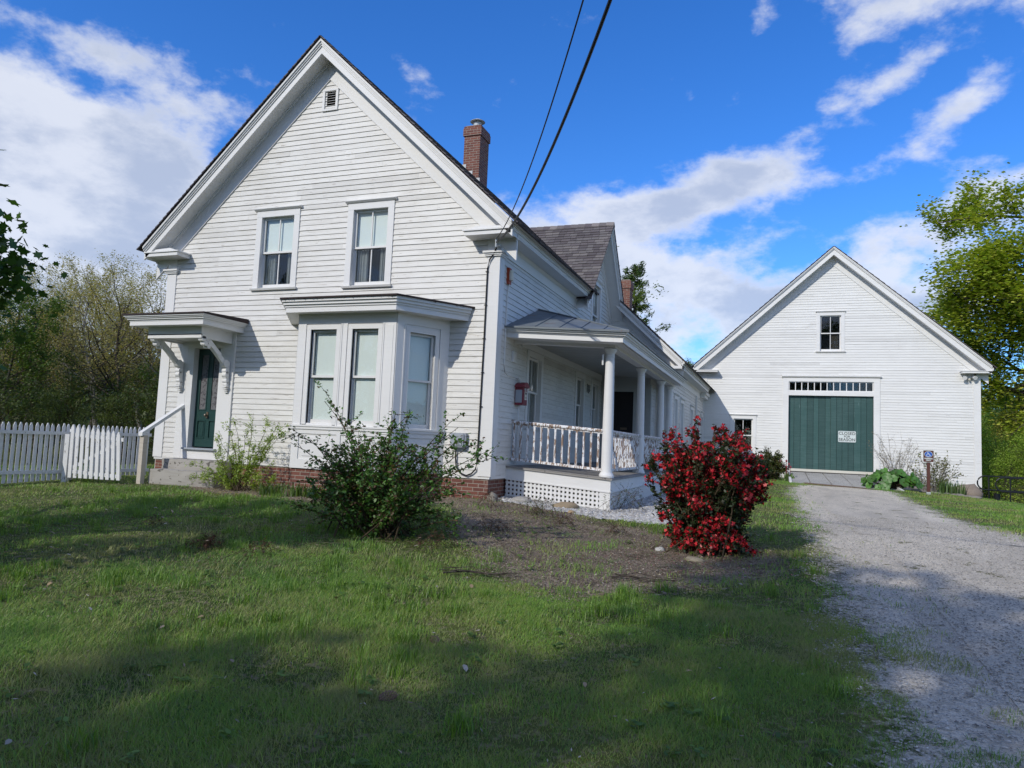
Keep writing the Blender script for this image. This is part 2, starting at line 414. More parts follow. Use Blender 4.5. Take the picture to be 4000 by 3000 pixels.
def shingles(mb, O, u, s, wu, hs, clipf=None, w=.19, e=.13, seed=0, cols=None):
    """shingle courses on the plane O + a*u + b*s, s pointing UP the slope"""
    rnd = random.Random(seed); O = Vector(O); u = Vector(u).normalized(); s = Vector(s).normalized(); n = u.cross(s)
    if n.z < 0: n = -n
    cols = cols or [(.115, .10, .11), (.15, .135, .14), (.095, .085, .095), (.18, .165, .165), (.13, .115, .125)]
    b = -.03; row = 0
    mb.frame(F0)
    while b < hs:
        a = -(row % 2)*w/2-rnd.random()*.05
        while a < wu:
            ww = w*rnd.uniform(.7, 1.25); a0 = max(a, 0); a1 = min(a+ww-.006, wu)
            if clipf:
                r = clipf(b+e/2)
                if r is None: a += ww; continue
                a0 = max(a0, r[0]); a1 = min(a1, r[1])
            if a1 > a0+.01:
                t = .010+rnd.uniform(0, .006); k = rnd.uniform(-.008, .008); p = lambda x, y, h: tuple(O+u*x+s*y+n*h)
                mb.tint = rnd.choice(cols); b1 = min(b+e+.02, hs)
                q = [p(a0, b+k, t+.012), p(a1, b+k, t+.012), p(a1, b1, t*.5), p(a0, b1, t*.5)]
                q2 = [p(a0, b+k, -.002), p(a1, b+k, -.002), p(a1, b1, -.002), p(a0, b1, -.002)]
                mb.hexa(q2, q)
            a += ww
        b += e; row += 1
    mb.tint = (1, 1, 1)
def rake(mb, xc, za, sl, xe, d1, d2, y0, y1, x_in=0.0):
    sg = 1 if xe > xc else -1; x0 = xc+sg*x_in
    mb.prism_y([(x0, za-sl*abs(x0-xc)-d1), (xe, za-sl*abs(xe-xc)-d1), (xe, za-sl*abs(xe-xc)-d2), (x0, za-sl*abs(x0-xc)-d2)], y0, y1)
def window(root, fr, x0, x1, z0, z1, cas=.12, cap=True, sill=True, cols=2, rows=1, blind=None, mid=.5, casing=True, curtain=False, name='window', white='trim_paint', proud=.03, sashw=.045, label=None, bottom_blind=False, ext=.05):
    """x0..z1 is the sash opening; y=0 is the wall plane"""
    c = MB(fr)
    if casing:
        c.box(x0-cas, x0, -proud, .02, z0-.02, z1); c.box(x1, x1+cas, -proud, .02, z0-.02, z1)
        c.box(x0-cas, x1+cas, -proud-.002, .02, z1, z1+cas)
    # jambs
    c.box(x0-.02, x0, .021, .16, z0, z1); c.box(x1, x1+.02, .021, .16, z0, z1); c.box(x0-.02, x1+.02, .021, .16, z1, z1+.02); c.box(x0-.02, x1+.02, .021, .16, z0-.03, z0)
    w = c.build(name, white, root)
    if label: w['label'] = label
    if cap and casing:
        k = MB(fr); z = z1+cas
        k.prism_x([(.0, z), (-proud-.02, z), (-proud-.055, z+.03), (-proud-.055, z+.045), (.0, z+.06)], x0-cas-ext, x1+cas+ext); k.build('window_cap', white, w)
    if sill:
        k = MB(fr); k.prism_x([(.03, z0-.07), (-proud-.03, z0-.065), (-proud-.045, z0-.03), (.03, z0-.015)], x0-cas-.03, x1+cas+.03); k.build('sill', white, w)
    zm = z0+(z1-z0)*mid; sw = sashw
    for (a, b, y, nm) in ((zm-.02, z1, .045, 'upper_sash'), (z0, zm+.02, .075, 'lower_sash')):
        k = MB(fr); k.box(x0, x0+sw, y, y+.03, a, b); k.box(x1-sw, x1, y, y+.03, a, b)
        k.box(x0+sw, x1-sw, y+.001, y+.029, a, a+(.04 if nm[0] == 'u' else .07)); k.box(x0+sw, x1-sw, y+.001, y+.029, b-.04, b)
        for i in range(1, cols):
            xx = x0+sw+(x1-x0-2*sw)*i/cols; k.box(xx-.011, xx+.011, y+.004, y+.026, a+.04, b-.04)
        for i in range(1, rows):
            zz = a+(b-a)*i/rows; k.box(x0+sw, x1-sw, y+.005, y+.025, zz-.011, zz+.011)
        k.build(nm, white, w)
        gk = MB(fr); gk.box(x0+.01, x1-.01, y+.014, y+.018, a+.01, b-.01); gk.build('pane', 'glass', w)
    if blind:
        k = MB(fr); n = 6
        zb = z1-(z1-z0)*blind
        k.box(x0+.03, x1-.03, .115, .118, zb, z1-.01); k.box(x0+.03, x1-.03, .112, .124, zb-.015, zb+.01)
        k.build('blind', 'blind', w)
    if curtain:
        k = MB(fr); n = 14
        for side in ((x0, x0+(x1-x0)*.34), (x1-(x1-x0)*.3, x1)):
            for i in range(n):
                a = side[0]+(side[1]-side[0])*i/n; b = side[0]+(side[1]-side[0])*(i+1)/n
                y1_, y2_ = .16+.02*math.sin(i*1.9), .16+.02*math.sin((i+1)*1.9)
                k.poly([(a, y1_, z0), (b, y2_, z0), (b, y2_, z1), (a, y1_, z1)])
        k.build('curtain', 'curtain', w)
    return w

# ================================================================== GROUND
_TX = [-60, -30, -7, -3, 0, 2, 12, 14, 30, 60]; _TZ = [-1.2, -.6, -.47, -.42, -.38, -.5, -.5, -.6, -1.8, -3]
def T(x, y):
    x = np.asarray(x, float); y = np.asarray(y, float)
    z = np.interp(x, _TX, _TZ)+np.where(y < 0, .055*np.maximum(y, -25), .006*np.clip(y, 0, 18)*np.clip(x, 0, 1))
    z = z+sstep(7, 14, y)*(1-sstep(20, 30, y))*np.interp(x, [2, 4.5, 6, 8.5, 9.5, 11, 12.5, 16], [.1, .1, .05, 0, -.06, -.17, -.28, -.4])
    z = z-sstep(14, 40, y)*np.clip(y-14, 0, 60)*.05
    d = np.hypot(x, y); hill = sstep(70, 260, d)*np.clip(y+60, 0, 60)/60
    z = z+hill*(16+9*fbm(x, y, .008, 3, 4))
    z = z+.035*(fbm(x, y, .6, 3, 2)-.5)*sstep(.2, 1.2, np.abs(y+.0)+.3)
    return z
def Tz(x, y): return float(T(x, y))
_DL = ([-13, -7.4, -4.9, -3.2, 0, 5, 10.8, 14.4], [5.30, 5.20, 5.22, 5.22, 5.18, 5.0, 4.95, 5.4]); _DR = ([-13, -2, 1.2, 4.4, 9, 13.4, 14.4], [10.5, 9.0, 8.1, 7.8, 7.9, 8.1, 8.1])
def d_drive(x, y): return np.minimum(x-np.interp(y, *_DL), np.interp(y, *_DR)-x)-np.maximum(y-14.3, 0)*3
def m_drive(x, y):
    n = (fbm(x, y, 1.3, 4, 3)-.5)*.9+(fbm(x, y, 7, 3, 5)-.5)*.5
    k = sstep(-9, -1, y)
    return np.minimum(x-np.interp(y, *_DL)+n*(1.6-.9*k)-.1, np.interp(y, *_DR)-x+n*.9)-np.maximum(y-14.3, 0)*3
def inpoly(x, y, poly):
    """signed distance, positive inside"""
    x = np.asarray(x, float); y = np.asarray(y, float); d = np.full(x.shape, 1e9); ins = np.zeros(x.shape, bool); n = len(poly)
    for i in range(n):
        ax, ay = poly[i]; bx, by = poly[(i+1) % n]; ex, ey = bx-ax, by-ay
        t = np.clip(((x-ax)*ex+(y-ay)*ey)/(ex*ex+ey*ey), 0, 1); d = np.minimum(d, np.hypot(x-ax-t*ex, y-ay-t*ey))
        c = ((ay > y) != (by > y)) & (x < (bx-ax)*(y-ay)/((by-ay) if by != ay else 1e-9)+ax); ins ^= c
    return np.where(ins, d, -d)
P_MULCH = [(.0, .0), (-.5, -.5), (.1, -1.7), (.9, -3.2), (1.9, -4.5), (2.8, -5.3), (3.7, -4.5), (4.6, -3.5), (4.9, -2.9), (4.5, -2.0), (3.9, -1.3), (3.2, -1.2), (1.9, -.7), (1.9, 0)]
P_BED = [(-6.0, .05), (-6.0, -.5), (-5.6, -1.1), (-4.0, -1.45), (-2.6, -1.6), (-1.3, -1.5), (-.2, -.7), (.1, .05)]
P_WHITE = [(.1, .25), (.2, -.02), (1.9, -.38), (3.0, -.55), (3.5, .2), (3.35, 4), (3.1, 10), (1.7, 10), (1.7, .9), (.1, .9)]
def d_mulch(x, y): return np.maximum(inpoly(x, y, P_MULCH), inpoly(x, y, P_BED))
def m_mulch(x, y): return d_mulch(x, y)+(fbm(x, y, 1.6, 4, 8)-.5)*.9+(fbm(x, y, 8, 3, 6)-.5)*.35
def m_white(x, y): return inpoly(x, y, P_WHITE)+(fbm(x, y, 5, 3, 9)-.5)*.25
def sheet(name, mask, x0, x1, y0, y1, res, off, material):
    X = np.arange(x0, x1, res); Y = np.arange(y0, y1, res); gx, gy = np.meshgrid(X, Y)
    K = mask(gx, gy) > 0; nx, ny = len(X), len(Y)
    cell = K[:-1, :-1] & K[1:, :-1] & K[:-1, 1:] & K[1:, 1:]
    i = (np.arange(nx-1)[None, :]+np.arange(ny-1)[:, None]*nx)[cell]
    Fc = np.stack([i, i+1, i+nx+1, i+nx], 1); u, inv = np.unique(Fc, return_inverse=True)
    V = np.stack([gx.ravel(), gy.ravel(), T(gx, gy).ravel()+off], 1)[u]
    return tag(np_mesh(name, V, inv.reshape(Fc.shape), material, smooth=True), kind='structure')
def gravel_nodes(g, p):
    v = g.new('ShaderNodeTexVoronoi'); v.inputs['Scale'].default_value = 42; g.l.new(p, v.inputs['Vector'])
    v2 = g.new('ShaderNodeTexVoronoi'); v2.inputs['Scale'].default_value = 95; g.l.new(p, v2.inputs['Vector'])
    sep = g.new('ShaderNodeSeparateColor'); g.l.new(v.outputs['Color'], sep.inputs[0])
    c = g.mix(sep.outputs[0], (.58, .51, .40, 1), (.88, .79, .64, 1))
    sp2 = g.new('ShaderNodeSeparateColor'); g.l.new(v2.outputs['Color'], sp2.inputs[0])
    c = g.mix(g._mr(g.noise(p, 30, 4, .7), .58, .68), c, (.20, .18, .15, 1))
    c = g.mix(.45, c, g.mix(sp2.outputs[1], (.40, .35, .28, 1), (.88, .81, .69, 1)))
    c = g.mix(g.math('MULTIPLY', g._mr(g.noise(g.scalev(p, (1, .22, 1)), 1.3, 6, .62), .40, .66), .55), c, (.42, .38, .315, 1))
    c = g.mix(g._mr(g.noise(p, 2.7, 7, .7), .60, .66), c, (.14, .14, .06, 1))
    return c, g.math('ADD', v.outputs['Distance'], v2.outputs['Distance'])
def mulch_nodes(g, p):
    q = g.noise(p, 34, 7, .75, 1.2); c = g.mix(g._mr(q, .38, .66), (.13, .095, .068, 1), (.42, .34, .265, 1))
    c = g.mix(g._mr(g.noise(p, 120, 3, .7), .60, .68), c, (.50, .44, .36, 1))
    c = g.mix(g.math('MULTIPLY', g._mr(g.noise(p, 2.2, 6, .7), .50, .60), .7), c, (.09, .075, .05, 1))
    return c, q
def gravel_mats():
    m, g = mat('drive_gravel', .95, .1); p = geo(g); c, h = gravel_nodes(g, p); g.l.new(c, g.b.inputs['Base Color']); bump(g, h, .8, .014)
    m, g = mat('mulch', .95, .1); p = geo(g); c, q = mulch_nodes(g, p); g.l.new(c, g.b.inputs['Base Color']); bump(g, q, 1, .04)
    m2, g = mat('white_gravel', .9, .1); p = geo(g); v = g.new('ShaderNodeTexVoronoi'); v.inputs['Scale'].default_value = 26; g.l.new(p, v.inputs['Vector'])
    sep = g.new('ShaderNodeSeparateColor'); g.l.new(v.outputs['Color'], sep.inputs[0])
    c = g.mix(sep.outputs[0], (.36, .35, .34, 1), (.74, .73, .70, 1)); c = g.mix(g._mr(g.noise(p, 3, 5, .6), .55, .75), c, (.24, .2, .15, 1))
    g.l.new(c, g.b.inputs['Base Color']); bump(g, v.outputs['Distance'], 1, .02)
    return m, m2
def make_ground():
    def axis(a, b, st, far):
        c = list(np.arange(a, b+1e-6, st)); lo = []; hi = []; s = st; v = a
        while v > -far: s *= 1.25; v -= s; lo.append(v)
        s = st; v = b
        while v < far: s *= 1.25; v += s; hi.append(v)
        return np.array(lo[::-1]+c+hi)
    X = axis(-12, 14, .15, 900); Y = axis(-13, 22, .15, 900)
    gx, gy = np.meshgrid(X, Y); V = np.stack([gx.ravel(), gy.ravel(), T(gx, gy).ravel()], 1)
    nx, ny = len(X), len(Y); i = np.arange(nx-1)[None, :]+np.arange(ny-1)[:, None]*nx; i = i.ravel()
    Fc = np.stack([i, i+1, i+nx+1, i+nx], 1)
    m, g = mat('lawn_soil', .95, .1); p = geo(g)
    a = g._mr(g.noise(p, .9, 6, .62), .4, .62); b = g.noise(p, 14, 6, .7); c_ = g.noise(p, 90, 4, .7)
    c = g.mix(a, (.055, .088, .018, 1), (.095, .115, .03, 1))
    c = g.mix(g._mr(b, .48, .66), c, (.22, .19, .115, 1)); c = g.mix(g._mr(c_, .58, .72), c, (.03, .035, .012, 1))
    at = g.new('ShaderNodeAttribute', attribute_name='margin'); sp = g.new('ShaderNodeSeparateColor'); g.l.new(at.outputs['Color'], sp.inputs[0])
    nz = g.math('ADD', g.math('MULTIPLY', g.math('SUBTRACT', g.noise(p, 3.0, 8, .72), .5), 1.6), g.math('MULTIPLY', g.math('SUBTRACT', g.noise(p, 22, 5, .7), .5), 1.5))
    gc, gh = gravel_nodes(g, p); mc, mh = mulch_nodes(g, p)
    km = g._mr(g.math('ADD', g.math('SUBTRACT', g.math('MULTIPLY', sp.outputs[1], 4.0), 2.0), nz), -.15, .25)
    kg = g._mr(g.math('ADD', g.math('SUBTRACT', g.math('MULTIPLY', sp.outputs[0], 4.0), 2.0), nz), -.15, .25)
    c = g.mix(km, c, mc); c = g.mix(kg, c, gc)
    g.l.new(c, g.b.inputs['Base Color']); bump(g, g.noise(p, 40, 6, .7), .8, .03)
    o = np_mesh('ground', V, Fc, m, smooth=True); tag(o, kind='structure')
    d1 = np.clip((d_drive(V[:, 0], V[:, 1])+2)/4, 0, 1); d2 = np.clip((d_mulch(V[:, 0], V[:, 1])*1.6+2)/4, 0, 1)
    ca = o.data.color_attributes.new('margin', 'FLOAT_COLOR', 'POINT'); ca.data.foreach_set('color', np.stack([d1, d2, 0*d1, 0*d1+1], 1).astype(np.float32).ravel())
make_ground()
M['mulch'], M['white_gravel'] = gravel_mats(); M['drive_gravel'] = bpy.data.materials['drive_gravel']
sheet('mulch_bed', lambda x, y: d_mulch(x, y)-.42, -7, 6, -6.2, .3, .05, .004, M['mulch'])
sheet('gravel_border', m_white, 0, 4, -1.2, 10, .05, .008, M['white_gravel'])
sheet('gravel_driveway', lambda x, y: d_drive(x, y)-.55-.25*(y < 0)+.15*(y > 6), 3.5, 12, -13, 14.6, .04, .006, M['drive_gravel'])

# ================================================================== FARMHOUSE
house = tag(empty('farmhouse', (0, 0, 0)), 'white clapboard farmhouse with steep front gable, bay window and side porch', 'house')
ZA, SL, XC = 8.353, .942, -3.8          # roof apex height, slope, centre
HB = 9.0                                # depth of the main body
def roof_z(x, d=0.): return ZA-SL*abs(x-XC)-d
W = .105
# --- window openings (sash outer): x0,x1,z0,z1
UPW = [(-5.23, -4.44, 3.51, 4.955), (-3.06, -2.30, 3.48, 4.95)]
SDW = [(1.77, 2.56, .95, 2.33), (5.38, 6.06, .95, 2.29), (7.0, 7.62, .95, 2.27)]
GW = (6.68, 7.52, 3.35, 4.95)
DOOR = (-6.71, -6.03, .25, 2.28)
def gable_x(z):
    h = (ZA-.42-z)/SL
    if h < .05: return None
    return (max(-7.6+.2, XC-h), min(-.2, XC+h))
w = MB(); holes = [(a-.05, b+.05, c-.05, d+.05) for a, b, c, d in UPW]+[(DOOR[0]-.1, DOOR[1]+.1, -.1, DOOR[3]+.08), (-3.9, -1.0, -.1, 2.6), (-3.86, -3.66, 7.1, 7.42)]
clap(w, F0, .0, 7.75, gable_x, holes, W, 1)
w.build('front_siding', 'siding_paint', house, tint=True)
def gside_x(z):                          # side wall incl. the wall gable
    if z < 4.2: return (.2, HB)
    h = (6.66-.42-z)/1.127
    return (7.15-h, 7.15+h) if h > .05 else None
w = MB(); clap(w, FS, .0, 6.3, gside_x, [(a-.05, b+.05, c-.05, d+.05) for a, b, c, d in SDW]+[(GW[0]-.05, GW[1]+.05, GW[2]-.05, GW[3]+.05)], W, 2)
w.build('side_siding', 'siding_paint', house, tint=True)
# far (hidden) walls close the body
w = MB(); w.box(-7.6, -7.55, .03, HB, -.5, 4.2); w.box(-7.6, -.02, HB-.05, HB, -.5, 4.2); w.prism_y([(-7.6, 4.2), (-.02, 4.2), (-.02, roof_z(-.02, .25)), (XC, ZA-.25), (-7.6, roof_z(-7.6, .25))], HB-.05, HB)
w.build('rear_walls', 'plain_paint', house)
w = MB(); w.box(-7.55, -.03, .1, HB-.06, 2.75, 2.8); w.box(-7.55, -.03, .1, HB-.06, -.02, .02); w.box(-4.75, -4.7, .06, HB-.06, .02, 2.75); w.box(-7.5, -4.75, 3.2, 3.25, .02, 2.75)
w.prism_y([(-7.5, .05), (-.1, .05), (-.1, 4.4), (XC, 7.8), (-7.5, 4.4)], .9, .95); w.prism_x([(.95, .05), (8.9, .05), (8.9, 4.4), (7.15, 6.0), (5.5, 4.4), (.95, 4.4)], -.75, -.7)  # dark sheets added behind the windows so the rooms read unlit
w.build('floors_dark_backing', 'interior_dark', house)
# foundation
w = MB(); w.box(-7.57, -.03, .012, .3, -.75, -.02); w.frame(FS).box(.3, .8, .03, .3, -.75, -.02); w.box(.8, HB, .06, .3, -.75, -.02)
w.build('brick_foundation', 'brick', house)
w = MB(); w.box(-7.6, 0, -.012, .02, -.045, .0); w.frame(FS).box(0.02, HB, -.012, .02, -.045, .0); w.build('water_table', 'trim_paint', house)
# corner boards with capitals
def corner_board(fr_front, x0, x1, side_x, z0, z1, sgn, cb=.23):
    w = MB(); w.box(x0, x1, -.028, .01, z0, z1)
    return w
for (xa, xb, sx) in ((-7.6-.02, -7.38, -7.6), (-.22, .025, 0)):
    w = MB(); w.box(xa, xb, -.028, .02, .0, 3.9)
    w.box(xa, xb, -.026, .02, 3.975, 4.2)
    if sx == 0: w.box(0.0, .027, .021, .2, .0, 3.9); w.box(0, .025, .021, .2, 3.975, 4.2)
    else: w.box(-7.625, -7.6, .021, .2, .0, 3.9); w.box(-7.623, -7.6, .021, .2, 3.975, 4.2)
    cbx = w.build('corner_board', 'trim_paint', house)
    k = MB(); ya = .23
    for o, a, b in ((.03, 3.885, 3.91), (.045, 3.91, 3.94), (.07, 3.94, 3.975)): k.box(xa-o, xb+o, -.028-o, ya, a, b)
    k.build('capital', 'trim_paint', cbx)
# frieze on side under eave
w = MB(FS); w.box(.2, 5.45, -.026, .02, 3.94, 4.2); w.prism_x([(-.026, 4.12), (-.05, 4.15), (-.07, 4.2), (-.026, 4.2)], .2, 5.4); w.box(.2, 5.3, -.034, -.026, 3.94, 3.965)
w.hexa([(5.45, -.026, 3.94), (5.45, .02, 3.94), (5.45, .02, 4.2), (5.45, -.026, 4.2)], [(5.62, -.026, 4.12), (5.62, .02, 4.12), (5.62, .02, 4.3), (5.62, -.026, 4.3)])
w.build('frieze_board', 'trim_paint', house)
# gable rakes
w = MB()
for xe in (.36, -7.96):
    rake(w, XC, ZA, SL, xe, .045, .31, -.36, -.325)           # fascia
    rake(w, XC, ZA, SL, xe, .25, .28, -.325, .0)              # soffit
    rake(w, XC, ZA, SL, xe, .035, .085, -.425, -.36)          # crown, three steps
    rake(w, XC, ZA, SL, xe, .085, .125, -.40, -.361)
    rake(w, XC, ZA, SL, xe, .125, .165, -.38, -.362)
    xi = .33 if xe > XC else -7.93
    rake(w, XC, ZA, SL, xi, .28, .68, -.035, .01)             # frieze under the rake
    rake(w, XC, ZA, SL, xi, .28, .34, -.075, -.035)
w.build('rake_trim', 'trim_paint', house)
# boxed eaves and returns
for s in (1, -1):
    w = MB()
    X = (lambda d: XC+s*(3.8+d))
    def bx(a, b, *r):
        a, b = X(a), X(b); w.box(min(a, b), max(a, b), *r)
    ye = 5.3 if s > 0 else HB
    bx(-.54, .33, -.36, .0, 4.19, 4.265)                      # return
    bx(-.57, .355, -.385, .0, 4.265, 4.29)
    bx(.0, .33, .0, ye, 4.19, 4.215)
    bx(.30, .335, .0, ye, 4.215, 4.28); bx(-.3, .33, -.02, -.001, 4.2, 4.45 if s > 0 else 4.45)
    bx(.335, .36, -.36, ye, 4.27, 4.31); bx(.335, .385, -.36, ye, 4.31, 4.35); bx(.335, .41, -.36, ye, 4.35, 4.385)
    # soft slope above return
    w.prism_y([(X(-.52), 4.29), (X(.33), 4.29), (X(.33), 4.33), (X(-.3), 4.36)], -.33, -.0)
    w.build('eave_trim', 'trim_paint', house)
# roof planes
rf = MB()
def slab(mb, pts, t=.016):
    mb.hexa([(x, y, z-t) for x, y, z in pts], pts)
slab(rf, [(XC, -.44, ZA), (.44, -.44, roof_z(.44)), (.44, 5.3, roof_z(.44)), (XC, 5.3, ZA)])
slab(rf, [(XC, 5.3, ZA), (-.02, 5.3, roof_z(-.02)), (-.02, HB+.1, roof_z(-.02)), (XC, HB+.1, ZA)])
slab(rf, [(-8.04, -.44, roof_z(-8.04)), (XC, -.44, ZA), (XC, HB+.1, ZA), (-8.04, HB+.1, roof_z(-8.04))])
rf = rf.build('roof', 'membrane', house)
sh = MB(); c43 = 1/math.hypot(1, SL); sv = (-c43, 0, SL*c43)
shingles(sh, (.46, -.465, roof_z(.46)), (0, 1, 0), sv, 5.75, 4.26/c43, seed=3)
shingles(sh, (-.05, 5.29, roof_z(-.05)), (0, 1, 0), sv, 3.8, 3.75/c43, seed=4)
shingles(sh, (-8.06, HB+.1, roof_z(-8.06)), (0, -1, 0), (c43, 0, SL*c43), HB+.56, 4.26/c43, seed=5)
sh.build('roof_shingles', 'shingle', rf, tint=True)
# louvred vent
w = MB(); w.box(-3.95, -3.90, -.035, .02, 7.07, 7.44); w.box(-3.64, -3.59, -.035, .02, 7.07, 7.44); w.box(-3.95, -3.59, -.037, .02, 7.44, 7.485); w.box(-3.95, -3.59, -.037, .02, 7.03, 7.07)
v = w.build('gable_vent', 'trim_paint', house)
k = MB()
for i in range(7): z = 7.085+i*.05; k.hexa([(-3.9, -.02, z), (-3.64, -.02, z), (-3.64, -.014, z), (-3.9, -.014, z)], [(-3.9, .03, z+.035), (-3.64, .03, z+.035), (-3.64, .036, z+.035), (-3.9, .036, z+.035)])
k.build('louvre', 'trim_paint', v)
# windows
for i, (a, b, c, d) in enumerate(UPW):
    window(house, F0, a, b, c, d, .13, blind=.47, curtain=True, ext=.045)
for i, (a, b, c, d) in enumerate(SDW):
    window(house, FS, a, b, c, d, .12, cap=False, curtain=True)
window(house, FS, *GW, .11, curtain=True, blind=.3)

# --- front door, hood
dw = MB(); x0, x1, z0, z1 = DOOR
dw.box(x0-.16, x0, -.035, .02, .0, 2.36); dw.box(x1, x1+.30, -.035, .02, .0, 2.36); dw.box(x0-.16, x1+.3, -.037, .02, 2.28, 2.62)
dw.box(x0-.02, x0, .02, .17, .2, z1); dw.box(x1, x1+.02, .02, .17, .2, z1); dw.box(x0-.02, x1+.02, .02, .17, z1, z1+.03)
dw.box(x1+.30, x1+.37, -.045, .02, .0, 2.62)
dw.box(x0-.02, x1+.02, -.03, .1, .0, .19); dw.box(x0-.36, x0-.17, -.03, .02, .0, 2.5)
dc = dw.build('door_frame', 'trim_paint', house)
k = MB(); k.box(x0-.1, x1+.08, -.09, .12, .19, .225); k.build('threshold', 'box_grey', dc)
door = MB(); y = .10; dx = x1-x0
door.box(x0, x1, y+.012, y+.04, .25, z1)
st = .085; xm = (x0+x1)/2
for a, b in ((x0, x0+st), (x1-st, x1), (xm-.045, xm+.045)): door.box(a, b, y, y+.012, .25, z1)
for a, b in ((.25, .42), (.80, 1.0), (z1-.11, z1)):
    for p, q in ((x0+st, xm-.045), (xm+.045, x1-st)): door.box(p, q, y, y+.012, a, b)
for (p, q) in ((x0+st, xm-.045), (xm+.045, x1-st)):
    for (a, b) in ((.42, .80), (1.0, z1-.11)):
        for r in ((p, p+.018, a, b), (q-.018, q, a, b), (p+.018, q-.018, a, a+.018), (p+.018, q-.018, b-.018, b)): door.box(r[0], r[1], y-.01, y+.012, r[2], r[3])
    door.box(p+.045, q-.045, y+.004, y+.012, .47, .75)
dr = door.build('front_door', 'green_paint', house); dr['label'] = 'dark green panelled door with lace behind two tall panes'
for (p, q) in ((x0+st, xm-.045), (xm+.045, x1-st)):
    k = MB(); k.box(p+.02, q-.02, y+.006, y+.011, 1.02, z1-.13); k.build('lace_pane', 'lace', dr)
k = MB(); k.tube([(xm, y, .9), (xm, y-.05, .9)], .014, 10); k.lathe([(.0, .868), (.02, .875), (.03, .9), (.02, .925), (0, .93)], xm, y-.06, 12); k.box(xm-.025, xm+.025, y-.012, y, .84, .97); k.build('door_knob', 'brass', dr)
def cornice(mb, pts, tops, closed=False):
    """moulded fascia: pts plan outline (front run), tops list of (out, z0, z1)"""
    for out, z0, z1 in tops:
        n = len(pts); P2 = []
        for i in range(n):
            p = Vector(pts[i]); d = Vector((0, 0))
            for a, b in ((i-1, i), (i, i+1)):
                if 0 <= a and b < n:
                    e = (Vector(pts[b])-Vector(pts[a])).normalized(); nn = Vector((e.y, -e.x)); d += nn
            if 0 < i < n-1:
                d.normalize(); e = (Vector(pts[i])-Vector(pts[i-1])).normalized(); nn = Vector((e.y, -e.x)); d = d/max(d.dot(nn), .3)
            P2.append(p+d*out)
        for i in range(n-1):
            a, b, c, d_ = Vector(pts[i]), Vector(pts[i+1]), P2[i+1], P2[i]
            mb.prism_z([(d_.x, d_.y), (c.x, c.y), (b.x, b.y), (a.x, a.y)], z0, z1)
    return P2
hd = MB(); HX0, HX1, HY = -7.42, -5.41, -1.18
path = [(HX0+.10, 0), (HX0+.10, HY+.08), (HX1-.10, HY+.08), (HX1-.10, 0)]
cornice(hd, path, [(.012, 2.58, 2.66), (.02, 2.66, 2.69), (.05, 2.69, 2.72), (.075, 2.72, 2.745), (.1, 2.745, 2.77)])
hd.prism_z([(p[0], p[1]) for p in path], 2.58, 2.61)
fr_ = [(-7.09, 0), (-7.09, -.88), (-5.74, -.88), (-5.74, 0)]
for (a, b, c, d) in ((-7.09, -7.04, -.88, 0), (-5.79, -5.74, -.88, 0), (-7.04, -5.79, -.88, -.83)): hd.box(a, b, c, d, 2.36, 2.58)
hd.prism_z(fr_, 2.42, 2.44)
hood = hd.build('door_hood', 'trim_paint', house)
k = MB(); k.hexa([(HX0-.02, HY-.04, 2.77), (HX1+.02, HY-.04, 2.77), (HX1+.02, 0, 2.77), (HX0-.02, 0, 2.77)], [(HX0-.02, HY-.04, 2.80), (HX1+.02, HY-.04, 2.80), (HX1+.02, 0, 2.86), (HX0-.02, 0, 2.86)])
k.build('hood_roof', 'membrane', hood)
for bxx in (-7.0, -5.79):
    k = MB()
    def scroll(pts, wd): k.hexa([(bxx-wd, y_, z_) for y_, z_ in pts], [(bxx+wd, y_, z_) for y_, z_ in pts])
    scroll([(-.86, 2.44), (-.04, 2.44), (-.04, 2.40), (-.84, 2.40)], .055)
    for y_, z_, r_ in ((-.80, 2.35, .055), (-.74, 2.27, .05), (-.66, 2.22, .045), (-.16, 1.95, .075), (-.12, 1.80, .05), (-.11, 1.72, .06), (-.09, 1.60, .05), (-.08, 1.53, .042)):
        k.tube([(bxx-.05, y_, z_), (bxx+.05, y_, z_)], r_, 14)
    for i in range(4): k.box(bxx-.06+.006*i, bxx+.06-.006*i, -.14+.02*i, -.03, 1.47-i*.035, 1.495-i*.035)
    scroll([(-.76, 2.37), (-.66, 2.38), (-.14, 1.98), (-.20, 1.9)], .034)
    scroll([(-.70, 2.30), (-.62, 2.36), (-.30, 2.12), (-.36, 2.06)], .045)
    scroll([(-.20, 1.96), (-.05, 2.0), (-.04, 1.5), (-.10, 1.5), (-.16, 1.75), (-.12, 1.85)], .04)
    k.build('bracket', 'trim_paint', hood)

# --- bay window
BL, BR, BD = -3.43, -1.44, .95; BAN = R(60.8); BDX = .53
bw = MB()
fr45 = (BR, -BD, 0, BAN); LB = math.hypot(BD, BDX)
bwins = [(-3.165, -2.625, .80, 2.46), (-2.305, -1.785, .80, 2.46)]
def solid_wall(mb, fr, L, z0, z1, wins):
    mb.frame(fr); xs = sorted(wins); x = 0
    for a, b, c, d in xs:
        mb.box(x, a, 0, .05, z0, z1); mb.box(a, b, 0, .05, z0, c); mb.box(a, b, 0, .05, d, z1); x = b
    mb.box(x, L, 0, .05, z0, z1)
frB = (BL, -BD, 0, 0)
solid_wall(bw, frB, BR-BL, .0, 2.77, [(a-BL, b-BL, c, d) for a, b, c, d in bwins])
sw = [(.265, .79, .78, 2.43)]
solid_wall(bw, fr45, LB, .0, 2.77, sw)
frL = (BL-BDX, 0, 0, -BAN)
solid_wall(bw, frL, LB, .0, 2.77, [(.30, .82, .80, 2.46)])
